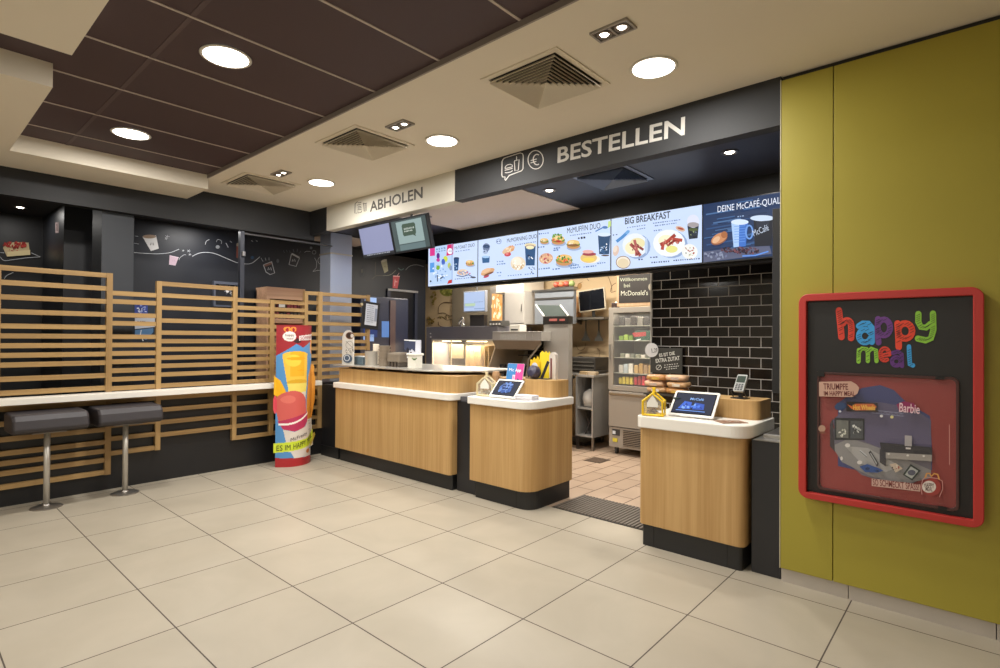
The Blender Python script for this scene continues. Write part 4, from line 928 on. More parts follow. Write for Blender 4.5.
# pickup status screens hanging under the white header
def pickup(xa, xb, label, draw):
    t = thing('pickup_screen', label, 'screen', ((xa+xb)/2, 3.62, 2.68), 'pickup status screens')
    T = Matrix.Translation(((xa+xb)/2, 3.555, 2.655)) @ Matrix.Rotation(math.radians(14), 4, 'X')
    w = (xb-xa)/2-.003; h = .352
    MB().box(-w, w, 0, .045, -h, 0, T).build('housing', mat('#202226', .3), t, bevel=.003)
    MB().tube([(0, .045, -.02), (0, .11, .12)], .015, 8, T).build('ceiling_bracket', mat('#55565a', .4, .5), t)
    P = lambda u, v: T @ Vector((-w+.016+u*(2*w-.032), 0, -h+.022+v*(h-.04)))
    A = Art(P, T.to_3x3() @ Vector((0, -1, 0)), emit=.75, base=.001)
    draw(A); A.build('display', t)
def p1(A):
    A.poly('#a5aad2', [(0, .07), (1, .07), (1, 1), (0, 1)]); A.poly('#2a2c34', [(0, 0), (1, 0), (1, .07), (0, .07)]); A.scrawl('#c8ccd8', .12, .9, .035, .035, .03, 14)
def p2(A):
    A.poly('#4d5f60', [(0, 0), (1, 0), (1, 1), (0, 1)]); A.poly('#a9c2c0', [(.14, .22), (.88, .22), (.88, .95), (.14, .95)]); A.poly('#71898c', [(.14, 0), (.88, 0), (.88, .19), (.14, .19)])
    A.poly('#47604e', [(.30, .52), (.32, .46), (.58, .46), (.66, .40), (.65, .46), (.68, .52), (.69, .80), (.66, .85), (.33, .86), (.30, .80)]); A.scrawl('#dfeae0', .35, .66, .69, .69, .05, 8); A.scrawl('#dfeae0', .35, .60, .61, .61, .03, 6)
pickup(-5.325, -4.735, 'left pickup screen with plain pale lilac display under the ABHOLEN sign', p1)
pickup(-4.735, -4.145, 'right pickup screen with dark green speech bubble under the ABHOLEN sign', p2)

# ================================================================== DESSERT BANNER (curved standee)
t = thing('dessert_banner', 'tall curved standee printed with a yellow ice cream cup and pink sundae', 'standee', (-5.68, 3.04, 0))
def inpoly(x, y, P):
    c = False; j = len(P)-1
    for i in range(len(P)):
        if (P[i][1] > y) != (P[j][1] > y) and x < (P[j][0]-P[i][0])*(y-P[i][1])/(P[j][1]-P[i][1])+P[i][0]: c = not c
        j = i
    return c
def inell(x, y, cx, cy, rx, ry): return ((x-cx)/rx)**2+((y-cy)/ry)**2 <= 1
# artwork in banner units: x 0..36 across, y 0..143 down
def banner_col(x, y):
    R, B = '#9c2a32', '#5490c8'
    inside = 0 <= x <= 36 and 0 <= y <= 143
    c = None
    if inside:
        c = B
        if y < 22+abs(x-18)*-.2 and not inpoly(x, y, [(0, 31), (15, 19), (22, 23), (36, 15), (36, 143), (0, 143)]): c = R
        elif not inpoly(x, y, [(0, 31), (15, 19), (22, 23), (36, 15), (36, 143), (0, 143)]): c = R
        if y > 134.5+ (x-18)*.05: c = '#a8262c'
        if y < 1.5: c = '#8e2228'
        if inpoly(x, y, [(12, 17), (16, 13), (20, 17.4), (16, 18.6)]): c = '#3c2a2c'
    # yellow ice cream cup
    if inpoly(x, y, [(4, 31), (28, 29), (27, 62), (8, 62)]) or inell(x, y, 16, 30.5, 12, 4): c = '#e6b02c' if (x > 10 and y < 52 and x < 24) else '#ecc048'
    if inell(x, y, 13, 36, 7, 6) : c = '#f8cc48'
    if inpoly(x, y, [(8, 58), (27.5, 58), (26, 72), (9, 73)]) or inell(x, y, 17.6, 58, 10, 3): c = '#ead668' if y > 59 else '#d9a92c'
    if inpoly(x, y, [(9.5, 69), (26, 68), (25, 92), (10, 92)]): c = '#ddd3c4'
    if inell(x, y, 16, 34, 9, 1.6) or inell(x, y, 20, 46, 4, .8): c = '#e8a81c'
    # mango leaf left
    if inpoly(x, y, [(-1.5, 51), (3, 56), (8, 70), (9, 78), (2, 76), (-1.5, 70)]): c = '#f0b41c'
    if inpoly(x, y, [(-1, 71), (6, 74), (10, 80), (4, 83), (-1, 80)]): c = '#4f7a2c'
    # orange swirl cone right, reaching past the edge
    if inpoly(x, y, [(30, 52), (35, 40), (39, 42), (43, 58), (42, 80), (36, 100), (28, 98), (27, 80)]): c = '#d88e34'
    if inell(x, y, 38.5, 45, 2.6, 4) or inell(x, y, 39, 59, 4, 7): c = '#e09a3c'
    if inpoly(x, y, [(35, 49), (36.4, 49), (37, 90), (34.5, 95)]): c = '#a8621c'
    if inpoly(x, y, [(28, 86), (38, 84), (35, 99), (28, 99)]) and int((x+y*.4)/1.6) % 2: c = '#c07c30'
    if inell(x, y, 35.5, 22, 3, 8) and x < 36: c = '#e8a24c'
    if inpoly(x, y, [(28, 97), (37, 97), (38, 110), (40, 126), (27, 128)]): c = '#d9d2c8'
    if inpoly(x, y, [(33, 120), (42, 113), (43.6, 116), (36, 127)]): c = '#c9b04c'
    # pink sundae
    if inell(x, y, 12.5, 79, 13.6, 12.5) or inpoly(x, y, [(-1, 78), (26, 80), (27.6, 96), (2, 98)]) : c = '#d0605a'
    if inell(x, y, 9, 75, 6, 4): c = '#dc7468'
    if inell(x, y, -.6, 80, 1.6, 9): c = '#d84858'
    if inell(x, y, 14.6, 96, 13, 8) and y > 95: c = '#cf6a5c'
    if inpoly(x, y, [(1, 97), (28.5, 89), (28.6, 99), (24, 105), (14, 107.6), (5, 105)]): c = '#b8345c'
    if abs(y-(100.6-((x-2)/26)**2*9+((x-14)/13)**2*-0.6)) < 1.0 and 2 < x < 28.5: c = '#f2ece6'
    if inpoly(x, y, [(5, 105), (14, 108), (26, 103.6), (28, 100), (27.6, 128), (9, 128)]): c = '#d9d0c6'
    # wordmark strokes and small prints
    if inpoly(x, y, [(11, 128), (36, 128), (36, 135), (14, 134.5)]): c = '#d9d2cc'
    if inell(x, y, 30, 129.6, 2.6, 2.2): c = '#c8742c'
    # lime strap
    if inpoly(x, y, [(-1.5, 119), (30, 116), (39.4, 109), (39.4, 118.4), (32, 124.6), (-1.5, 128.6)]): c = '#cfe03c'
    # white logo box and disc
    if inpoly(x, y, [(17.5, 11), (36, 9), (36, 15), (17.5, 15.8)]): c = '#e9e2de'
    if inell(x, y, 9.4, 11.6, 5.2, 5): c = '#efe9e4'
    if inell(x, y, 7.4, 4.4, 2.6, 2.6) and not inell(x, y, 7.4, 5, 1.2, 1.9): c = '#f0903c'
    if inell(x, y, 12.4, 4.4, 2.6, 2.6) and not inell(x, y, 12.4, 5, 1.2, 1.9): c = '#f0903c'
    return c
def banner_pt(x, y, off=0.0):
    u = x/36; yy = 2.835+.40*u; z = 1.548*(1-y/143)
    bul = .115*(1-(2*u-1)**2) if 0 <= u <= 1 else -.06*min(abs(u), abs(u-1))*4
    return Vector((-5.765+bul+.02*u+off, yy, max(z, 0.001)))
NX, NY = 96, 286
vs, fs, ms, mats = [], [], [], []
xs = [-2+46*i/NX for i in range(NX+1)]; ys = [143*j/NY for j in range(NY+1)]
vid = {}
def V(i, j):
    if (i, j) not in vid: vid[(i, j)] = len(vs); vs.append(tuple(banner_pt(xs[i], ys[j], .001)))
    return vid[(i, j)]
cells = {}
for j in range(NY):
    for i in range(NX):
        c = banner_col((xs[i]+xs[i+1])/2, (ys[j]+ys[j+1])/2)
        if c: cells[(i, j)] = c
for (i, j), c in cells.items():
    if c not in mats: mats.append(c)
    fs.append((V(i, j), V(i+1, j), V(i+1, j+1), V(i, j+1))); ms.append(mats.index(c))
me = bpy.data.meshes.new('printed_card'); me.from_pydata(vs, [], fs)
for c in mats: me.materials.append(mat(c, .35))
me.polygons.foreach_set('material_index', ms); me.update()
o = bpy.data.objects.new('printed_card', me); COL.objects.link(o); o.parent = t; o.matrix_parent_inverse = t.matrix_world.inverted()
sd = o.modifiers.new('thick', 'SOLIDIFY'); sd.thickness = .004; sd.offset = 0
A = Art(lambda x, y: banner_pt(x, y), (1, 0, 0), base=.006, rough=.5)
def btext(c, txt, x0, y0, x1, y1, h, bold=0):
    vs, fs = text_mesh(txt, bold); A._m(c); A.k += 1
    A.mb.add([banner_pt(x0+(x1-x0)*x, y0+(y1-y0)*x-h*y, .007+.0003*A.k) for x, y in vs], fs)
btext('#2c3020', 'ES IM', .5, 126.4, 10.5, 125.6, 5.6); btext('#2c3020', 'HAPPY', 13, 125.2, 26.5, 122.6, 5.6); btext('#2c3020', 'MEAL', 28.5, 122, 37.5, 117, 5.2)
btext('#6c4a48', 'happy', 5.8, 11.4, 13, 11.2, 2.6); btext('#6c4a48', 'meal', 6.8, 14.8, 12, 14.6, 2.2); btext('#a84a50', 'SOMMER', 18.6, 15, 35, 13.8, 3.4)
btext('#4a3c3a', 'McFreezy', 10.5, 117.4, 28, 112, 3.6)
for x, y in ((29, 100), (31, 103), (30, 109), (33, 111)): btext('#5a4440', '~', x, y, x+3.6, y-.4, 3)
A.build('lettering', t)
# elliptical back half of the column stand
bk = MB(); n = 14
vs2, fs2 = [], []
for z in (0.002, 1.54):
    for k in range(n+1):
        u = k/n; vs2.append((-5.768+.02*u-.008*math.sin(math.pi*u), 2.838+.394*u, z))
for k in range(n): fs2.append((k, k+1, n+2+k, n+1+k))
bk.add(vs2, fs2).build('back_panel', mat('#c9c4bc', .5), t)
MB().prism([(-5.765+.115*(1-(2*k/n-1)**2)+.02*k/n, 2.836+.398*k/n) for k in range(n+1)], 1.535, 1.540).build('top_cap', mat('#8e2228', .4), t)

# ================================================================== LOBBY WALLS: chalk mural and prints
def mural(ax, v, nrm, name, label, draw):
    A = Art(on(ax, v), nrm, base=.001, rough=.8); draw(A); o = A.build(name); tag(o, label, 'mural'); return o
CH_ = '#b9bcc2'
def wave(A, c, pts, w):
    # smooth through points
    P = [Vector(p) for p in pts]; out = []
    for i in range(len(P)-1):
        a, b, c2, d = P[max(i-1, 0)], P[i], P[i+1], P[min(i+2, len(P)-1)]
        for k in range(6):
            s = k/6; out.append(tuple(.5*((2*b)+(-a+c2)*s+(2*a-5*b+4*c2-d)*s*s+(-a+3*b-3*c2+d)*s**3)))
    out.append(tuple(P[-1])); A.line(c, out, w)
def mm(A, c, x, y, s, w): A.line(c, [(x-s, y+s), (x-s*.6, y-s*.6), (x, y+s*.8), (x+s*.6, y-s*.6), (x+s, y+s)], w)
def m_wave(A):
    wave(A, CH_, [(134, 252.4), (143, 253.2), (158, 253.8), (170, 252.6), (179, 249.2)], .55)
    wave(A, CH_, [(186, 255), (184, 254.8), (180, 257.6), (179, 260)], .4)
    wave(A, CH_, [(192, 256.4), (199, 253.2), (207, 252.4), (216, 254), (227, 258.6), (237, 262.6), (247, 264), (253, 262.4), (260, 256.6)], .6)
    A.line(CH_, [(134, 243.2), (139, 244)], .4).line(CH_, [(135, 236), (138, 236.4)], .4)
    for x, y, r in ((167, 236.6, 2.4), (166, 238.8, 1.4), (183, 250.6, 1.2), (188.6, 251, 1.8), (189.6, 254.6, 1.4)):
        for k in range(5):
            a = k*1.25; A.line(CH_, [(x, y), (x+r*math.cos(a), y+r*.8*math.sin(a))], .35)
    wave(A, CH_, [(205, 244.6), (206, 241.4), (209, 239.6)], .6); A.ell('#8d9096', 217.4, 247, 2, 1.8); wave(A, CH_, [(216, 242), (217.6, 239.6), (221, 241), (221, 244)], .4)
    wave(A, CH_, [(225.6, 243), (228, 247.6)], .8); A.line(CH_, [(229.6, 241), (231.6, 242.6)], .6)
    for x in (251, 255.6): A.line(CH_, [(x, 240.6), (x+1.6, 241.6)], .6)
    A.ell('#2e4a68', 252, 257.6, 1.8, 1.6).ell('#5c6068', 277.4, 261, 1.4, 2)
    for x, y in ((283, 250.4), (286, 250), (289, 250.6)): A.line('#6c7078', [(x, y), (x+1, y+2.4)], .4)
    for a, b in (((260.6, 258), (262.6, 261.6)), ((264.8, 258), (265.6, 260.8)), ((268.6, 257.6), (268.6, 260.4))): A.line(CH_, [a, b], .35)
    for a, b in (((292.6, 249), (293.6, 252.4)), ((297, 249), (296.6, 252)), ((300.6, 251), (299, 253.4))): A.line('#7a8088', [a, b], .35)
    wave(A, CH_, [(304, 252.6), (306, 251.4), (310, 251.6)], .4); A.ring('#8a8d94', 313.6, 252.4, 1.8, 1.8, .6); A.ell('#7a7d84', 310.6, 248, 1.3, 1.3)
    wave(A, CH_, [(314, 258), (316, 262), (315.6, 268), (312.6, 271.4), (318, 270.4), (324, 271.6)], .45); A.ring(CH_, 320, 260.6, 2.6, 3.4, .4, 60, 300)
mural(0, -7.4, (1, 0, 0), 'chalk_mural', 'white chalk wave line with stars drawn on the dark blue lobby wall', m_wave)
def m_c1(A):
    A.poly('#d3d2d2', [(142.4, 236.6), (156, 235.4), (158.8, 248.6), (150.8, 251)]); A.ell('#8f7a68', 149.4, 236.6, 6.8, 1.9); mm(A, '#4c4a4a', 152, 243.6, 1.7, .7)
mural(0, -7.4, (1, 0, 0), 'cup_picture', 'tilted white paper cup picture, leftmost on the dark blue lobby wall', m_c1)
def m_c2(A): A.poly('#c0a9b8', [(169.6, 255.4), (178.6, 257.4), (175.4, 265.6), (169, 264.6)]); A.line('#dcc8d4', [(169.6, 255.6), (178.6, 257.6)], .7); mm(A, '#a98ea2', 173.6, 260.4, 1.2, .4)
mural(0, -7.4, (1, 0, 0), 'cup_picture', 'small pink cup picture below the wave line on the dark blue wall', m_c2)
def m_c3(A): A.poly('#6e3a30', [(236.4, 246), (243.4, 246), (243.6, 260), (236.2, 257.6)]); A.poly('#8c8474', [(236.4, 243.6), (240, 241.8), (243.4, 243.4), (243.4, 246.2), (236.4, 246.2)]); mm(A, '#c9b4a8', 240.6, 252.8, 1.6, .6)
mural(0, -7.4, (1, 0, 0), 'cup_picture', 'dark red drink cup picture behind the thin metal post', m_c3)
def m_c4(A): A.line(CH_, [(263.4, 265), (271.6, 261.6), (274.6, 273), (270, 274.6), (266, 272), (263.4, 265)], .8); A.poly('#7c5a52', [(264, 264.8), (271.4, 262), (272, 264), (264.8, 266.8)]); mm(A, CH_, 269.6, 268.4, 1.8, .7)
mural(0, -7.4, (1, 0, 0), 'cup_picture', 'outlined chalk cup picture tilted left, near the corner of the room', m_c4)
def m_c5(A): A.line(CH_, [(291.4, 254), (299.4, 258.4), (296, 266.4), (289, 264.6), (291.4, 254)], .8); A.poly(CH_, [(291.8, 252.8), (299.6, 257), (299, 258.6), (291.4, 254.4)]); mm(A, CH_, 293.6, 260, 1.6, .7)
mural(0, -7.4, (1, 0, 0), 'cup_picture', 'outlined chalk cup picture tilted right, beside the stainless steel column', m_c5)
def m_c6(A):
    wave(A, '#8a8d80', [(383, 276), (384.6, 275.4), (388, 275.4), (392, 273.8), (396, 270)], .5); A.line('#5c5a50', [(375.6, 262), (375, 275)], .5).line('#5c5a50', [(372, 279), (376, 275.6), (384, 275.4)], .6)
    wave(A, '#9a9da0', [(405.6, 270), (409, 266.6), (413.6, 265), (418, 265), (423.6, 266.6)], .5); wave(A, '#6a8a84', [(398, 268), (401, 270), (403.6, 268.6)], .6)
    A.ell('#5c5f64', 418.6, 258, 1.2, 2).ell('#4c4f54', 362.6, 272.6, 2, 4.4, 15).ell('#77746c', 361.8, 271, 1, 2); mm(A, '#4c4f54', 374, 259, 1, .5)
mural(0, -7.4, (1, 0, 0), 'chalk_mural', 'faint chalk line drawing on the dark wall under the pickup screens', m_c6)
def m_c7(A): A.poly('#a9a68e', [(381, 262.4), (386.6, 259), (388.2, 271), (384.4, 273.2)]); A.ell('#c2bfae', 383.8, 260.8, 3, 1.3, -20); mm(A, '#6c6a58', 385, 266.4, 1, .5)
mural(0, -7.4, (1, 0, 0), 'cup_picture', 'pale yellowish cup picture on the dark wall below the pickup screens', m_c7)
def m_c8(A): A.poly('#b8545a', [(393, 276.4), (399.8, 276.4), (397.4, 288.6), (392.6, 288)]); A.line('#ddb0b0', [(393, 276), (399.8, 276.4)], 1); A.line('#ddb0b0', [(397, 276), (399, 273)], .5); A.line('#ddb0b0', [(395, 279), (394.6, 286)], .6); mm(A, '#e8c8c8', 396, 281.4, 1, .5)
mural(0, -7.4, (1, 0, 0), 'cup_picture', 'small pink red cup picture above the dark door', m_c8)
def m_sand(A):
    A.poly('#c9b48c', [(3, 248), (5, 243.6), (16, 242), (28.6, 242.6), (30, 255), (7, 256.6)])
    A.pile(['#a8322c', '#8c2420', '#b84038'], 15, 245, 12.6, 2.8, 60, 1.3, 3); A.pile(['#c8402c', '#8c2420'], 12, 250, 6, 1.2, 6, .8, 8); A.poly('#dccb9c', [(7, 252), (29.8, 250), (30, 255), (7, 256.6)])
    wave(A, CH_, [(0, 257), (4, 260.6), (14, 259.6), (26, 258), (40, 257)], .6).__class__; A.line(CH_, [(31, 253), (40, 257)], .6); A.line(CH_, [(0, 252.6), (4, 253)], .5)
    wave(A, CH_, [(4, 279), (6.6, 275.6), (13, 272.6)], .6)
mural(0, -8.25, (1, 0, 0), 'food_picture', 'red and cream toast picture on the black wall at the far left', m_sand)
def m_small(A): A.poly('#9a8484', [(55.4, 222.4), (59, 222), (59, 233), (55.6, 233)]); A.line('#5c3c3c', [(57, 224), (57.2, 231)], 1)
mural(1, 1.23, (0, -1, 0), 'small_notice', 'tiny pale notice high on the dark wall edge left of the square column', m_small)
# blue sign with white card behind the short slatted panel
t = thing('blue_notice', 'blue and white notice seen through the short slatted panel', 'notice', (-7.38, 2.05, 1.5))
MB().box(-7.395, -7.38, 1.87, 2.18, 1.15, 1.86).build('board', mat('#26303e', .4), t)
A = Art(on(0, -7.38), (1, 0, 0), base=.001)
A.poly('#3c4fa0', [(134.6, 304), (147.6, 304.6), (147.6, 315), (134.6, 315)]); A.pile(['#8f9cd8', '#dfe4f6', '#27357c'], 141, 309, 5.6, 4.6, 30, 1, 4)
A.poly('#c8ccd6', [(134.6, 318), (155, 318), (155, 327), (134.6, 329)]); A.scrawl('#4a5060', 137, 146, 321.6, 321.8, 1); A.poly('#5a84b0', [(134.6, 330), (153, 328), (153, 332), (146, 340), (134.6, 336)])
A.line('#dfe6ee', [(141, 330), (140, 335), (143, 341)], 1); A.build('notice_print', t)
t = thing('display_case', 'small framed display case with pale contents on the dark blue wall', 'display case', (-7.35, 2.97, 2.0))
MB().box(-7.398, -7.345, 2.785, 3.16, 2.09, 2.125).box(-7.398, -7.345, 2.785, 2.81, 1.80, 2.09).box(-7.398, -7.345, 3.135, 3.16, 1.80, 2.09).box(-7.398, -7.345, 2.81, 3.135, 1.80, 1.82).build('case_frame', mat('#5a6070', .4), t)
A = Art(on(0, -7.398), (1, 0, 0), base=.002); A.poly('#1c2028', [(216, 284), (242, 286), (242, 304), (216, 303)]); A.poly('#c9ccd2', [(219, 283.6), (228, 284.6), (228, 286), (219, 285)]); A.pile(['#c9ccd2', '#8c94a4', '#f0f0f0', '#3a3f4c'], 232, 290, 9, 5, 40, 1, 6); A.ell('#f4f4f4', 227, 291.4, 1.5, 1.5); A.build('case_contents', t)
# metal post of the glazed opening
t = thing('glazing_post', 'thin dark metal post with a top rail before the chalk wall', 'post', (-6.33, 2.69, .86))
MB().box(-6.36, -6.30, 2.67, 2.715, 0, 2.62).build('post', mat('#474a54', .35, .4), t)
MB().box(-6.35, -6.31, 2.715, 3.84, 2.585, 2.60).build('rail', mat('#5a5a5c', .35, .4), t)
MB().lathe([(.02, 0), (.02, .05), (.0, .05)], (-6.285, 2.70, 2.33), 12).build('knob', mat('#a8a8ac', .3, .6), t)
# stainless column between lobby and pickup counter
t = thing('steel_column', 'square stainless steel clad column behind the slatted screen', 'column', (-6.5, 4.0, 0))
MB().box(-6.62, -6.36, 3.845, 4.165, 0, 2.782).build('cladding', mat('#b4bccf', .3, .45, noise=.05, nscale=1.2), t, bevel=.004)
MB().box(-6.625, -6.352, 3.838, 4.17, 2.50, 2.52).build('joint_band', mat('#c8c0b0', .3, .7), t)
# wooden condiment hutch
t = thing('condiment_hutch', 'pale wooden hutch with dark packets seen above the short slatted panel', 'hutch', (-7.0, 3.55, 0))
WH = wood('#b48a6c', '#cfa586', axis='y')
hh = MB().box(-7.3, -6.98, 3.30, 3.335, 0, 2.04).box(-7.3, -6.98, 3.80, 3.835, 0, 2.04).box(-7.3, -6.98, 3.30, 3.835, 2.04, 2.07).box(-7.3, -7.27, 3.30, 3.835, 0, 2.04)
hh.box(-7.02, -6.98, 3.335, 3.80, 1.915, 2.04).box(-7.28, -6.98, 3.335, 3.80, 1.775, 1.80).box(-7.28, -6.98, 3.335, 3.80, 1.60, 1.66).build('hutch_body', WH, t)
MB().box(-6.985, -6.978, 3.80, 3.86, 1.60, 2.04).build('side_post', WH, t)
rd = random.Random(8)
for lev, z in ((0, 1.80), (1, 1.66)):
    for k in range(9):
        y = 3.345+k*.049
        o = MB().box(-7.12, -7.0, y, y+.036, z, z+(.10 if lev == 0 else .09)-rd.uniform(0, .02)).build('condiment_packet', mat(rd.choice(['#2c1a1c', '#5a2024', '#3a3432', '#7a2c30', '#1c1a1e', '#4a4038']), .5), bevel=.003)
        tag(o, 'dark upright packet in the %s row of the wooden hutch' % ('upper' if lev == 0 else 'lower'), 'packet', 'packets in the wooden hutch, %s row' % ('upper' if lev == 0 else 'lower'))
o = MB().box(-6.976, -6.968, 3.46, 3.54, 1.81, 1.86).build('price_card', mat('#e4e0da', .5)); tag(o, 'small white card before the packets in the wooden hutch', 'card')
# clipboard menu, and an added box whose glow imitates bluish window light
t = thing('clipboard', 'black framed clipboard with a white list beside the screen end', 'clipboard', (-5.99, 4.18, 1.7))
T = Matrix.Translation((-5.985, 4.185, 1.545)) @ Matrix.Rotation(math.radians(-5), 4, 'X')
MB().box(-.012, .0, -.125, .145, -.02, .335, T).build('frame', mat('#1c1c20', .4), t, bevel=.003)
MB().box(0, .002, -.075, .105, .03, .305, T).build('paper', mat('#c6cad4', .6), t)
P = lambda u, v: T @ Vector((.002, -.07+u*.17, .035+v*.26))
A = Art(P, T.to_3x3() @ Vector((1, 0, 0)), base=.0006)
for k in range(9): A.scrawl('#7a8090', .08, .7, .95-k*.1, .95-k*.1, .03, 5)
A.poly('#8b93a6', [(.76, .2), (.97, .2), (.97, .85), (.76, .85)]); A.build('list_print', t)
MB().lathe([(.018, 0), (.018, .02), (0, .02)], (0, 0, 0), 14, Matrix.Translation((-5.985, 4.06, 1.84)) @ Matrix.Rotation(math.pi/2, 4, 'Y')).build('round_clip', mat('#d8c8a0', .3, .5), t)
t = thing('blue_glow_box', 'dark added box with blue glowing panels standing for lit windows left of the dark door', 'glow box', (-6.9, 4.95, 0))
MB().box(-7.3, -6.72, 4.55, 5.42, 0, 2.02).build('glow_box_body', mat('#23273a', .35), t, bevel=.01)
for (y0, y1, z0, z1, c, e) in ((4.62, 4.82, 1.83, 2.0, '#a8c4f0', 1.0), (4.60, 4.84, 1.42, 1.80, '#2c4c9c', .45), (4.92, 5.05, 1.42, 1.66, '#6c9ae0', .7), (4.60, 4.78, 1.36, 1.46, '#a8c4f4', .8)):
    MB().box(-6.722, -6.715, y0, y1, z0, z1).build('window_glow', mat(c, .3, emit=e), t)
MB().box(-6.72, -6.70, 5.06, 5.16, 1.2, 1.98).build('side_strip', mat('#4a3a3a', .4), t)

# ================================================================== KITCHEN
# base line of steel tables
t = thing('steel_table', 'long stainless worktable carrying the heated cabinet and fryers', 'table', (-5.2, 5.9, 0))
MB().box(-6.52, -4.31, 5.56, 6.45, .86, .90).build('table_top', STEELP, t, bevel=.004)
for x in (-6.45, -5.4, -4.35):
    for y in (5.62, 6.4): MB().box(x-.02, x+.02, y-.02, y+.02, 0, .86).build('leg', STEELD, t)
MB().box(-6.48, -4.33, 5.6, 6.42, .30, .33).build('lower_shelf', STEELD, t)
# heated cabinet with lit glass front
t = thing('heated_cabinet', 'steel heated cabinet with brightly lit glass front behind the pickup counter', 'heated cabinet', (-5.8, 5.9, .9))
Z0 = .90
GP = mat('#77757a', .4, .4, noise=.06)
MB().box(-6.50, -6.345, 5.60, 6.35, Z0, 1.40).build('side_panel', GP, t)
MB().box(-6.50, -5.005, 5.60, 6.35, 1.395, 1.585).build('top_hood', GP, t, bevel=.004)
MB().box(-6.345, -5.02, 6.30, 6.35, Z0, 1.395).build('back_panel', mat('#d0c4b0', .4), t)
MB().box(-6.345, -5.25, 5.62, 6.30, Z0, Z0+.035).build('heated_tray', mat('#e0d4c0', .3), t)
MB().add([(-5.25, 5.62, Z0), (-5.25, 6.3, Z0), (-5.04, 6.3, 1.395), (-5.04, 5.62, 1.395), (-5.235, 5.62, Z0), (-5.235, 6.3, Z0), (-5.02, 6.3, 1.395), (-5.02, 5.62, 1.395)],
         [(0, 1, 2, 3), (4, 7, 6, 5), (0, 3, 7, 4), (1, 5, 6, 2)]).build('slanted_side', mat('#c9b8a0', .35), t)
fr = MB().box(-6.36, -6.335, 5.585, 5.61, Z0, 1.395).box(-6.36, -5.03, 5.585, 5.61, 1.375, 1.40).box(-6.36, -5.24, 5.585, 5.61, Z0, Z0+.03).box(-5.94, -5.925, 5.588, 5.605, Z0, 1.38)
fr.build('glass_frame', mat('#c9c2b6', .3, .5), t)
MB().box(-6.335, -5.26, 5.595, 5.599, Z0+.03, 1.376).build('glass', mat('#ffffff', .04, alpha=.12), t)
for x in (-6.14, -5.6): MB().box(x-.16, x+.16, 5.75, 5.85, 1.36, 1.385).build('heat_lamp', mat('#ffe2b0', .5, emit=7), t)
for x in (-6.14, -5.6):
    l = area(x, 5.8, 1.35, .3, 19, col=(1, .82, .55), shape='RECTANGLE'); l.data.size_y = .2
rd = random.Random(6)
for k in range(7): MB().box(-5.78+k*.075, -5.77+k*.075, 5.75, 6.28, Z0+.035, 1.30+.0*k).build('divider', mat('#cbb898', .35, .4), t)
MB().box(-6.3, -5.98, 5.9, 6.1, 1.10, 1.32).build('dark_rack', mat('#5a5442', .5), t)
for i in range(5):
    o = MB().prism(rrect(-6.28+i*.085, -6.21+i*.085, 5.68, 5.75, .01, .01, .01, .01), Z0+.036, Z0+.09).build('food_box', mat(['#d9b98c', '#efe6d8', '#c9945c'][i % 3], .5), bevel=.003)
    tag(o, 'small food box on the lit tray of the heated cabinet', 'food box', 'food boxes in the heated cabinet')
A = Art(on(1, 5.60), (0, -1, 0), base=.001); A.ell('#d8d6d2', 430.6, 333.6, .7, .7).ell('#d8d6d2', 430.8, 337, .7, .7); A.build('screw_caps', t)
t = thing('tap_fixture', 'small chrome faucet on top of the heated cabinet', 'faucet', (-5.75, 5.66, 1.585))
MB().lathe([(.04, 0), (.04, .03), (.022, .05), (.03, .10), (.02, .14), (0, .145)], (-5.80, 5.70, 1.585), 16).tube([(-5.80, 5.70, 1.66), (-5.80, 5.64, 1.67), (-5.80, 5.62, 1.62)], .012, 8).build('faucet_body', CHROME, t)
# fry station
t = thing('fry_station', 'dark open fry station under a steel canopy in the middle of the kitchen', 'fryer', (-4.6, 5.8, .9))
MB().box(-5.0, -4.31, 5.48, 6.3, 1.385, 1.505).box(-4.31, -4.17, 5.48, 5.68, 1.385, 1.505).build('canopy', STEELP, t, bevel=.004)
MB().add([(-5.0, 5.48, 1.385), (-4.17, 5.48, 1.385), (-4.31, 5.56, 1.27), (-5.0, 5.56, 1.27), (-5.0, 6.3, 1.385), (-4.31, 6.3, 1.385)], [(0, 1, 2, 3), (3, 2, 5, 4)]).build('canopy_lip', STEELD, t)
MB().box(-5.0, -4.3, 6.25, 6.3, .9, 1.385).build('back_panel', mat('#3a3836', .5, .3), t)
for z in (1.24, 1.17): MB().box(-4.98, -4.36, 6.0, 6.24, z, z+.012).build('rack_bar', mat('#6a6a66', .35, .7), t)
MB().tube([(-4.20, 5.52, 1.36), (-4.40, 5.52, 1.15), (-4.44, 5.52, .90)], .014, 8).build('support_rod', mat('#9a9892', .3, .8), t)
MB().box(-4.99, -4.40, 5.70, 6.22, .90, 1.05).build('fryer_body', mat('#4a4846', .4, .5), t, bevel=.005)
for k in range(5): MB().box(-4.98+k*.115, -4.885+k*.115, 5.60, 5.70, .93, 1.06).build('basket', mat('#1e1d1c', .5), t, bevel=.008)
MB().box(-4.86, -4.42, 5.476, 5.48, 1.40, 1.475).build('note_strip', mat('#a5a29c', .5, noise=.2, nscale=60), t)
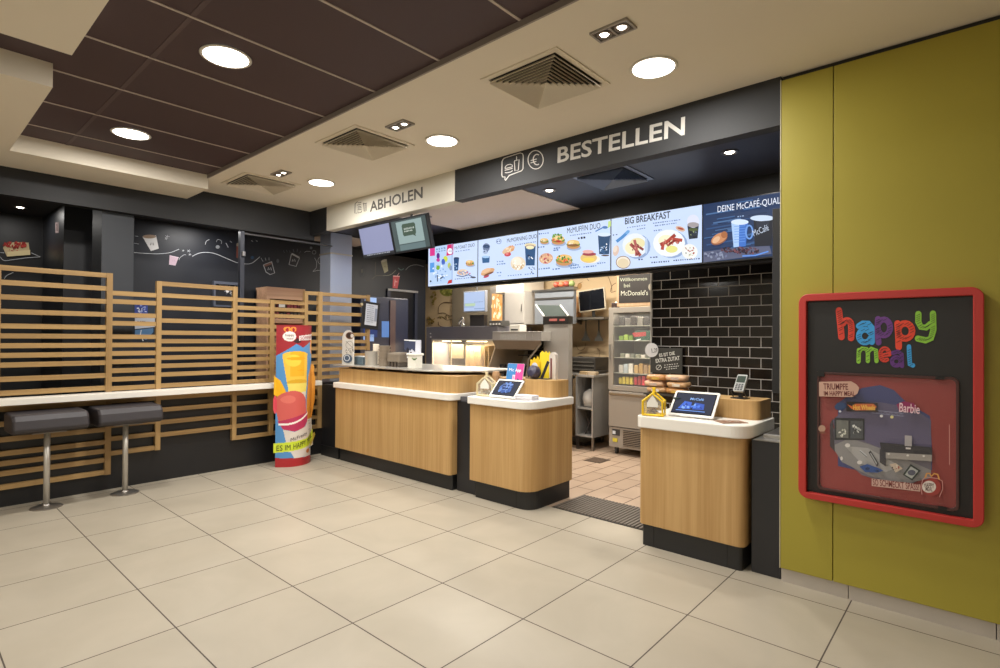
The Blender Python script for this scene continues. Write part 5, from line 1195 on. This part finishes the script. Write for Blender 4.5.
# standing small appliances on the canopy
t = thing('small_printer', 'small white printer on the steel canopy of the fry station', 'printer', (-4.85, 5.7, 1.505))
MB().box(-4.80, -4.62, 5.60, 5.75, 1.505, 1.60).build('printer_body', mat('#c9c5bc', .4), t, bevel=.01)
MB().box(-4.77, -4.65, 5.596, 5.60, 1.52, 1.54).build('paper_slot', BLACK, t)
t = thing('control_box', 'dark control box with white labels next to the small white printer', 'control box', (-5.1, 5.7, 1.585))
MB().box(-5.18, -4.95, 5.60, 5.78, 1.586, 1.66).build('box_body', mat('#4a4844', .4), t, bevel=.006)
for k in range(4): MB().box(-5.16+k*.055, -5.13+k*.055, 5.597, 5.60, 1.60, 1.625).build('label_plate', mat('#e0ded8', .5), t)
# lit order monitor
t = thing('kitchen_monitor', 'small lit monitor with pale blue page hanging over the heated cabinet', 'monitor', (-5.95, 6.1, 1.85))
MB().box(-6.19, -5.715, 6.10, 6.15, 1.825, 2.15).build('monitor_case', mat('#8d9098', .4), t, bevel=.004)
A = Art(lambda u, v: Vector((-6.175+u*.445, 6.10, 1.84+v*.295)), (0, -1, 0), emit=.95, base=.001)
A.poly('#bcd0f4', [(0, 0), (1, 0), (1, 1), (0, 1)]); A.poly('#a8bce0', [(0, .18), (.5, .18), (.5, .42), (0, .42)]); A.poly('#c4dcb8', [(.05, .26), (.55, .26), (.55, .40), (.05, .40)]); A.poly('#9cb4dc', [(.5, .08), (1, .08), (1, .14), (.5, .14)]); A.scrawl('#8aa0cc', .5, .95, .46, .46, .03, 6)
A.build('display', t)
MB().tube([(-5.95, 6.15, 2.1), (-5.95, 6.2, 2.79)], .015, 8).build('ceiling_arm', mat('#4a4a4a', .4), t)
MB().box(-6.10, -5.80, 6.16, 6.24, 1.60, 1.78).build('cable_box', mat('#2e2a28', .5), t)
# pass-through warmer with glowing picture
t = thing('lit_panel_box', 'narrow steel box with warm glowing front right of the lit monitor', 'light box', (-5.65, 6.3, 1.6))
MB().box(-5.80, -5.50, 6.30, 6.45, 1.63, 2.22).build('box_body', mat('#86807a', .4, .5), t, bevel=.004)
A = Art(lambda u, v: Vector((-5.765+u*.22, 6.30, 1.69+v*.42)), (0, -1, 0), emit=1.25, base=.001)
A.poly('#e8a860', [(0, 0), (1, 0), (1, 1), (0, 1)]); A.pile(['#ffd890', '#ffe8b8', '#e89848', '#fff0d0'], .5, .5, .45, .45, 40, .1, 4); A.build('glowing_front', t)
# dark wall panel zone behind monitor
MB().box(-7.0, -5.5, 6.62, 6.70, 1.62, 2.28).build('wall_cladding', mat('#6e6454', .6))
o = bpy.data.objects['wall_cladding']; tag(o, 'brownish wall cladding behind the lit kitchen monitor', 'wall panel')
# white hood and grey cabinet
t = thing('exhaust_hood', 'off white exhaust hood box hanging from the kitchen ceiling', 'exhaust hood', (-5.2, 6.2, 2.08))
MB().box(-5.52, -4.98, 6.12, 6.6, 2.09, 2.79).build('hood_box', mat('#cfc6b8', .5), t, bevel=.004)
MB().box(-5.53, -4.97, 6.115, 6.6, 2.085, 2.10).build('hood_edge', mat('#8a857c', .4, .5), t)
t = thing('metal_cupboard', 'pale grey metal cupboard below the white hood', 'cupboard', (-5.05, 6.0, 1.6))
MB().box(-5.24, -4.865, 6.0, 6.5, 1.62, 2.085).build('cupboard_body', mat('#aaa59e', .45), t, bevel=.004)
MB().box(-5.225, -4.88, 5.994, 6.0, 1.635, 2.07).build('door_leaf', mat('#b4afa8', .45, noise=.05), t, bevel=.002)
MB().tube([(-4.91, 5.985, 1.80), (-4.91, 5.985, 1.90)], .006, 6).build('handle', STEELD, t)
t = thing('steel_shelf', 'steel wall shelf with blue grey front behind the tall steel cabinet', 'shelf', (-4.45, 6.05, 1.8))
MB().box(-4.84, -4.12, 6.13, 6.24, 2.075, 2.10).build('shelf_board', STEEL, t)
MB().box(-4.80, -4.14, 6.15, 6.22, 1.62, 2.075).build('shelf_front', mat('#8a8f96', .35, .3), t)
MB().box(-4.80, -4.14, 6.14, 6.15, 1.96, 1.985).build('shelf_rail', STEELD, t)
t = thing('roll_basket', 'orange red rolls in a wire tray on the steel wall shelf', 'basket', (-4.28, 6.1, 2.10))
MB().box(-4.5, -4.14, 6.14, 6.24, 2.10, 2.12).build('tray', STEELD, t)
for k in range(4): MB().lathe([(0, 0), (.035, .01), (.045, .04), (.03, .075), (0, .085)], (-4.45+k*.085, 6.19, 2.12), 12, caps=False).build('roll', mat(['#9a4430', '#b8603c', '#8a3a2c', '#7c8a50'][k], .5), t, smooth=True)
# tall steel cabinet with slanted screen
t = thing('tall_cabinet', 'tall stainless cabinet with black band and slanted glass screen on top', 'cabinet', (-4.1, 5.9, 0))
MB().box(-4.30, -3.915, 5.70, 5.80, 0, 1.60).build('cabinet_body', mat('#a5a19b', .38, .4, noise=.05, nscale=2), t, bevel=.006)
MB().box(-4.305, -3.91, 5.69, 5.80, 1.60, 1.70).build('black_band', mat('#23211f', .35), t, bevel=.004)
MB().box(-4.20, -4.08, 5.686, 5.69, 1.64, 1.67).box(-4.04, -3.96, 5.686, 5.69, 1.64, 1.665).build('brand_plate', mat('#a8605a', .4), t)
vsx = [(-4.30, 5.71, 1.705), (-3.92, 5.71, 1.705), (-4.10, 5.79, 1.845), (-4.50, 5.79, 1.865)]
MB().add(vsx+[(a, b+.02, c-.0) for a, b, c in vsx], [(0, 1, 2, 3), (7, 6, 5, 4), (0, 4, 5, 1), (1, 5, 6, 2), (2, 6, 7, 3), (3, 7, 4, 0)]).build('slanted_glass', mat('#4c5350', .1, .2), t)
MB().tube([vsx[0], vsx[3]], .012, 8).build('glass_edge', mat('#d2d0ca', .3), t); MB().tube([vsx[1], vsx[2]], .012, 8).build('glass_edge', mat('#d2d0ca', .3), t)
MB().box(-4.29, -3.93, 5.71, 5.79, 1.70, 1.705).build('screen_base', STEELD, t)
# black monitor on wall shelf, hanging spatulas
t = thing('office_monitor', 'switched off black monitor with beige frame on the wall shelf', 'monitor', (-4.1, 6.5, 1.78))
T = Matrix.Translation((-4.03, 6.45, 1.80)) @ Matrix.Rotation(math.radians(-6), 4, 'Y') @ Matrix.Rotation(math.radians(8), 4, 'Z')
MB().box(-.20, .20, 0, .035, 0, .30, T).build('monitor_case', mat('#bdb19a', .45), t, bevel=.004)
MB().box(-.182, .182, -.003, 0, .016, .284, T).build('display', mat('#14161c', .12), t)
MB().box(-.02, .02, .02, .04, -.09, .02, T).build('stand', mat('#2a2826', .4), t)
t = thing('monitor_shelf', 'dark grey wall shelf that carries the black monitor', 'shelf', (-4.1, 6.6, 1.7))
MB().box(-4.40, -3.80, 6.36, 6.70, 1.68, 1.71).build('shelf_board', mat('#5c574f', .45), t)
MB().add([(-4.38, 6.69, 1.68), (-4.38, 6.40, 1.68), (-4.38, 6.69, 1.62), (-4.36, 6.69, 1.68), (-4.36, 6.40, 1.68), (-4.36, 6.69, 1.62)], [(0, 1, 2), (3, 5, 4), (0, 3, 4, 1), (1, 4, 5, 2), (0, 2, 5, 3)]).build('bracket', STEELD, t)
MB().box(-4.55, -4.38, 6.60, 6.70, 1.70, 2.02).build('wood_end', wood('#b9875a', '#cf9f6e'), t)
for i, x in enumerate((-4.20, -3.99)):
    t = thing('spatula', ['left', 'right'][i]+' one of two steel spatulas hanging under the wall shelf', 'spatula', (x, 6.55, 1.4), 'hanging steel spatulas')
    MB().tube([(x, 6.55, 1.69), (x, 6.55, 1.52)], .010, 8).build('handle', mat('#2c2a28', .4), t)
    MB().prism([(-.012, .14), (.012, .14), (.028, .07), (.068, .02), (.068, 0), (-.068, 0), (-.068, .02), (-.028, .07)], -.004, .004, Matrix.Translation((x, 6.55, 1.385)) @ Matrix.Rotation(math.pi/2, 4, 'X')).build('blade', mat('#6e6c66', .3, .7), t)
# right part: worktop, printer, open cupboard
t = thing('dark_grill_box', 'dark ribbed appliance on the steel table left of the open cupboard', 'appliance', (-4.05, 6.3, .96))
MB().box(-3.90, -3.76, 6.15, 6.5, .97, 1.0).box(-4.24, -3.80, 6.15, 6.5, .97, 1.17).build('appliance_body', mat('#3c3935', .45, .3), t, bevel=.01)
for k in range(3): MB().box(-4.22, -3.82, 6.143, 6.15, 1.0+k*.05, 1.015+k*.05).build('rib', mat('#77736c', .3, .6), t)
t = thing('open_cupboard', 'open fronted steel cupboard on legs at the end of the kitchen passage', 'cupboard', (-3.82, 6.2, 0))
f = MB().box(-3.945, -3.925, 5.92, 6.6, .17, .93).box(-3.705, -3.685, 5.92, 6.6, .17, .93).box(-3.925, -3.705, 5.92, 6.6, .17, .19).box(-3.925, -3.705, 5.92, 6.6, .52, .54).box(-3.925, -3.705, 6.58, 6.6, .19, .93)
f.build('carcass', mat('#a09d98', .4, .3, noise=.06), t)
MB().box(-3.905, -3.66, 5.90, 6.62, .93, .958).box(-4.3, -3.905, 6.13, 6.62, .93, .958).build('steel_top', STEELP, t, bevel=.003)
for x in (-3.93, -3.70):
    for y in (5.95, 6.55): MB().box(x-.015, x+.015, y-.015, y+.015, 0, .17).build('leg', STEELD, t)
MB().box(-4.30, -3.95, 6.13, 6.6, .0, .05).build('floor_tray', mat('#3a3630', .5), t)
o = MB().lathe([(.0, 0), (.08, .01), (.10, .10), (.085, .18), (.03, .22), (0, .23)], (-3.81, 6.05, .541), 14, caps=False).build('white_bag', mat('#b9b4ac', .6), smooth=True); tag(o, 'crumpled white bag in the upper bay of the open cupboard', 'bag')
rd = random.Random(9)
o = MB(); 
for k in range(7):
    a = (-3.90+rd.uniform(0, .17), 6.0+rd.uniform(0, .2), .19); b = (-3.90+rd.uniform(0, .17), 6.0+rd.uniform(0, .2), .46)
    o.tube([a, b], .008, 6)
o = o.build('cable_bundle', mat('#4a423c', .5)); tag(o, 'tangle of dark cables in the lower bay of the open cupboard', 'cables')
for i, (x, c, lb) in enumerate(((-3.84, '#a8906c', 'brown sandwich box on the steel top beside the dark appliance'), (-3.72, '#b9a488', 'small pale card box on the steel top next to the open cupboard edge'))):
    o = MB().prism(rrect(x-.06, x+.06, 5.93, 6.02, .015, .015, .015, .015), .958, 1.0).build('carton', mat(c, .5), bevel=.006); tag(o, lb, 'carton')
# refrigerator with glass door
t = thing('refrigerator', 'stainless refrigerator with glass door and food trays beside the black tiled wall', 'refrigerator', (-3.14, 6.3, 0))
FX0, FX1, FY = -3.485, -2.80, 5.95
SF = mat('#a29b91', .38, .35, noise=.05, nscale=2)
b = MB().box(FX0, FX0+.03, FY+.03, 6.65, .09, 1.80).box(FX1-.03, FX1, FY+.03, 6.65, .09, 1.80).box(FX0, FX1, FY+.03, 6.65, 1.77, 1.80).box(FX0, FX1, 6.62, 6.65, .09, 1.8).box(FX0+.03, FX1-.03, FY+.03, 6.62, .72, .78)
b.build('cabinet_shell', SF, t)
MB().box(FX0+.03, FX1-.03, 6.55, 6.62, .78, 1.77).build('interior_liner', mat('#c9c4b8', .4), t)
d = MB().box(FX0, FX0+.065, FY, FY+.03, .79, 1.80).box(FX1-.065, FX1, FY, FY+.03, .79, 1.80).box(FX0+.065, FX1-.065, FY, FY+.03, .79, .85).box(FX0+.065, FX1-.065, FY, FY+.03, 1.735, 1.80).build('glass_door', SF, t, bevel=.003)
MB().box(FX0+.065, FX1-.065, FY+.012, FY+.016, .85, 1.735).build('door_glass', mat('#ffffff', .05, alpha=.04), d)
MB().tube([(FX0+.03, FY-.02, 1.15), (FX0+.03, FY-.02, 1.35)], .008, 8).build('door_handle', STEEL, d)
MB().box(FX0+.005, FX1-.005, FY, FY+.03, .345, .775).build('lower_door', SF, t, bevel=.004)
MB().box(FX0+.02, FX1-.02, FY-.015, FY, .735, .755).build('lower_handle', STEEL, t)
g = MB().box(FX0, FX1, FY+.02, 6.6, .09, .335).build('base_unit', SF, t, bevel=.004)
MB().box(FX0+.20, FX1-.04, FY+.012, FY+.02, .12, .31).build('grille_back', mat('#3a3834', .5), g)
for k in range(9): MB().box(FX0+.20, FX1-.04, FY+.004, FY+.014, .125+k*.021, .133+k*.021).build('grille_bar', STEEL, g)
MB().box(FX0+.05, FX0+.15, FY+.014, FY+.02, .235, .31).build('switch_plate', mat('#3c3c3e', .3), g)
MB().box(FX0+.055, FX0+.095, FY+.010, FY+.014, .25, .29).build('thermostat', mat('#c9cdd2', .3), g)
MB().box(FX0+.055, FX0+.12, FY+.014, FY+.02, .155, .20).build('warning_label', mat('#c9b83c', .4), g)
for x in (FX0+.07, FX1-.07):
    for y in (6.04, 6.55): MB().lathe([(.03, 0), (.03, .03)], (0, 0, 0), 16, Matrix.Translation((x-.015, y, .03)) @ Matrix.Rotation(math.pi/2, 4, 'Y')).box(x-.02, x+.02, y-.02, y+.02, .05, .09).build('caster', mat('#4a4a48', .4, .4), t)
for z in (1.00, 1.19, 1.40, 1.58): MB().box(FX0+.03, FX1-.03, 6.02, 6.55, z-.008, z).build('glass_shelf', mat('#b8b8a8', .3), t)
l = area(-3.14, 6.05, 1.755, .5, 7, col=(1, .93, .80), shape='RECTANGLE'); l.data.size_y = .06
MB().box(-3.40, -2.88, 6.03, 6.08, 1.755, 1.768).build('lamp_strip', mat('#fff2d8', .5, emit=3), t)
rd = random.Random(21)
def food(x0, x1, z, cols, lab, n, h, name='food_tub', w=None):
    st_ = (x1-x0)/n
    for k in range(n):
        c = cols[k % len(cols)]
        o = MB().prism(rrect(x0+k*st_+.004, x0+(k+1)*st_-.004, 6.04, 6.20, .01, .01, .01, .01), z, z+h*rd.uniform(.75, 1)).build(name, mat(c, .45, noise=.3, nscale=40), bevel=.006)
        tag(o, lab, name.split('_')[-1], lab)
food(-3.40, -3.20, .86, ['#c9b43c', '#d8c24c'], 'yellow carton on the bottom of the refrigerator', 4, .10, 'yellow_carton')
food(-3.19, -2.88, .86, ['#c2303a', '#a8282e', '#d8404a'], 'red carton on the bottom of the refrigerator', 6, .12, 'red_carton')
food(-3.40, -3.20, 1.19-.19, ['#d4d0c4', '#b8c4c8', '#e4e0d4'], 'pale tub on the second refrigerator shelf', 3, .13)
food(-3.19, -2.88, 1.19-.19, ['#c9a870', '#b8945c', '#a88c68'], 'brown sandwich on the second refrigerator shelf', 5, .13, 'wrapped_sandwich')
food(-3.38, -2.90, 1.19, ['#8a8c78', '#cfcabc', '#6c7064'], 'small jar on the third refrigerator shelf', 7, .05, 'small_jar')
food(-3.40, -3.20, 1.40, ['#7c9c3c', '#94b048', '#688830'], 'green salad bowl on the fourth refrigerator shelf', 3, .07, 'salad_bowl')
food(-3.18, -2.92, 1.40, ['#2e5040'], 'dark green carton with red print on the fourth refrigerator shelf', 1, .15, 'green_carton')
A = Art(on(1, 6.04), (0, -1, 0), base=.001); A.poly('#a83c38', [(632, 333), (646, 331.6), (646, 336), (634, 337)]); A.line('#dfe4dc', [(634, 341), (641, 339)], 1); pr = A.build('carton_print', bpy.data.objects['green_carton'])
food(-3.40, -2.90, 1.58, ['#5c5a58', '#8e8a84', '#4a4440', '#a8a49c'], 'dark steel container on the top refrigerator shelf', 6, .12, 'steel_container')
# chalkboard over the refrigerator
t = thing('chalkboard', 'wood framed chalkboard with handwritten welcome lettering above the refrigerator', 'chalkboard', (-3.1, 6.0, 1.8))
MB().box(-3.40, -2.85, 6.0, 6.03, 1.815, 2.24).build('frame', wood('#a08468', '#b89a7a'), t, bevel=.003)
MB().box(-3.372, -2.87, 5.996, 6.0, 1.855, 2.195).build('board', mat('#25201d', .6, noise=.2), t)
A = Art(on(1, 5.996), (0, -1, 0), base=.001)
A.text('#9a9c88', 'Willkommen', (620, 281.6), (647, 280.2), .045, .0).text('#9a9c88', 'bei', (624, 287.4), (630, 287), .05, .0).text('#b8b8a8', "McDonald's", (621, 295.6), (648, 295), .06, 0); A.ell('#8c8474', 650.4, 287, 2, 3.4); A.build('chalk_lettering', t)
t = thing('small_device', 'small dark device with a bright light left of the chalkboard', 'device', (-3.46, 6.05, 1.8))
MB().box(-3.478, -3.405, 6.0, 6.08, 1.80, 1.865).build('device_body', mat('#3a2c28', .4), t, bevel=.006)
MB().lathe([(.012, 0), (.008, .01), (0, .012)], (-3.435, 6.04, 1.865), 12).build('indicator_light', mat('#fff4e0', .5, emit=6), t)
# floor drain
t = thing('floor_drain', 'dark square drain cover in the kitchen floor before the refrigerator', 'drain', (-3.34, 5.53, 0))
MB().box(-3.50, -3.28, 5.42, 5.66, .0, .004).build('drain_frame', mat('#4c3e34', .5), t)
for k in range(6): MB().box(-3.485+k*.033, -3.47+k*.033, 5.44, 5.64, .004, .007).build('grate_bar', mat('#6e5c4c', .5), t)
# sketches on the kitchen rear wall
def sk1(A):
    c = '#5c4630'
    A.ell('#8a8a3c', 447, 290.4, 7.4, 6).pile(['#a8a44c', '#6c6e2c', '#b8b060'], 447, 290, 6, 4.6, 30, 1.4, 3)
    wave(A, c, [(438.6, 313), (439, 307), (443, 303), (448, 302.4), (453.4, 304), (455, 309)], .6); wave(A, c, [(438, 314), (444, 313), (450, 316), (455, 314.6)], .6); wave(A, c, [(437.6, 318), (442, 317), (447, 320), (454, 319)], .6)
    wave(A, c, [(438.6, 322), (440, 326), (448, 327), (455, 326)], .6); A.pile(['#6c5a34', '#8c7c44'], 445, 317, 6.4, 1.4, 16, .8, 6)
    A.pile(['#a89050', '#8c7c3c', '#b8a468'], 434, 298, 3, 7, 14, 1.6, 4); A.pile(['#8a7238', '#a8884c', '#6c5a30'], 431.5, 321, 3.6, 5, 20, 1.3, 5)
mural(1, 6.7, (0, -1, 0), 'wall_sketch', 'brown burger sketch with green lettuce on the kitchen rear wall', sk1)
def sk2(A):
    c = '#6c5038'
    wave(A, c, [(586, 276.6), (588, 280), (589, 281)], .5); wave(A, c, [(608, 276), (611, 284), (612, 291)], .6); wave(A, c, [(616, 283), (612, 286), (611, 292), (616, 291)], .6); A.ell('#a07c4c', 579.6, 286, 2.4, 3.4, 12, 10); wave(A, c, [(577, 290), (579, 284), (582.6, 282)], .4)
    wave(A, c, [(576, 345), (579, 350), (584, 349), (586, 343)], .4); wave(A, c, [(578, 354), (582, 352.6)], .4); wave(A, c, [(597, 348), (600, 352), (598, 360)], .4)
mural(1, 6.7, (0, -1, 0), 'wall_sketch', 'thin brown line sketches on the kitchen wall around the spatulas', sk2)

# ================================================================== RENDER LOOK
w = bpy.data.worlds.new('world'); scene.world = w; w.use_nodes = True
w.node_tree.nodes['Background'].inputs[0].default_value = (.5, .5, .5, 1); w.node_tree.nodes['Background'].inputs[1].default_value = .0
scene.view_settings.view_transform = 'Standard'; scene.view_settings.look = 'None'
scene.view_settings.exposure = 0; scene.view_settings.gamma = 1; scene.view_settings.use_curve_mapping = False
scene.cycles.use_denoising = True
scene.cycles.max_bounces = 8
scene.cycles.transparent_max_bounces = 12
scene.cycles.sample_clamp_indirect = 6
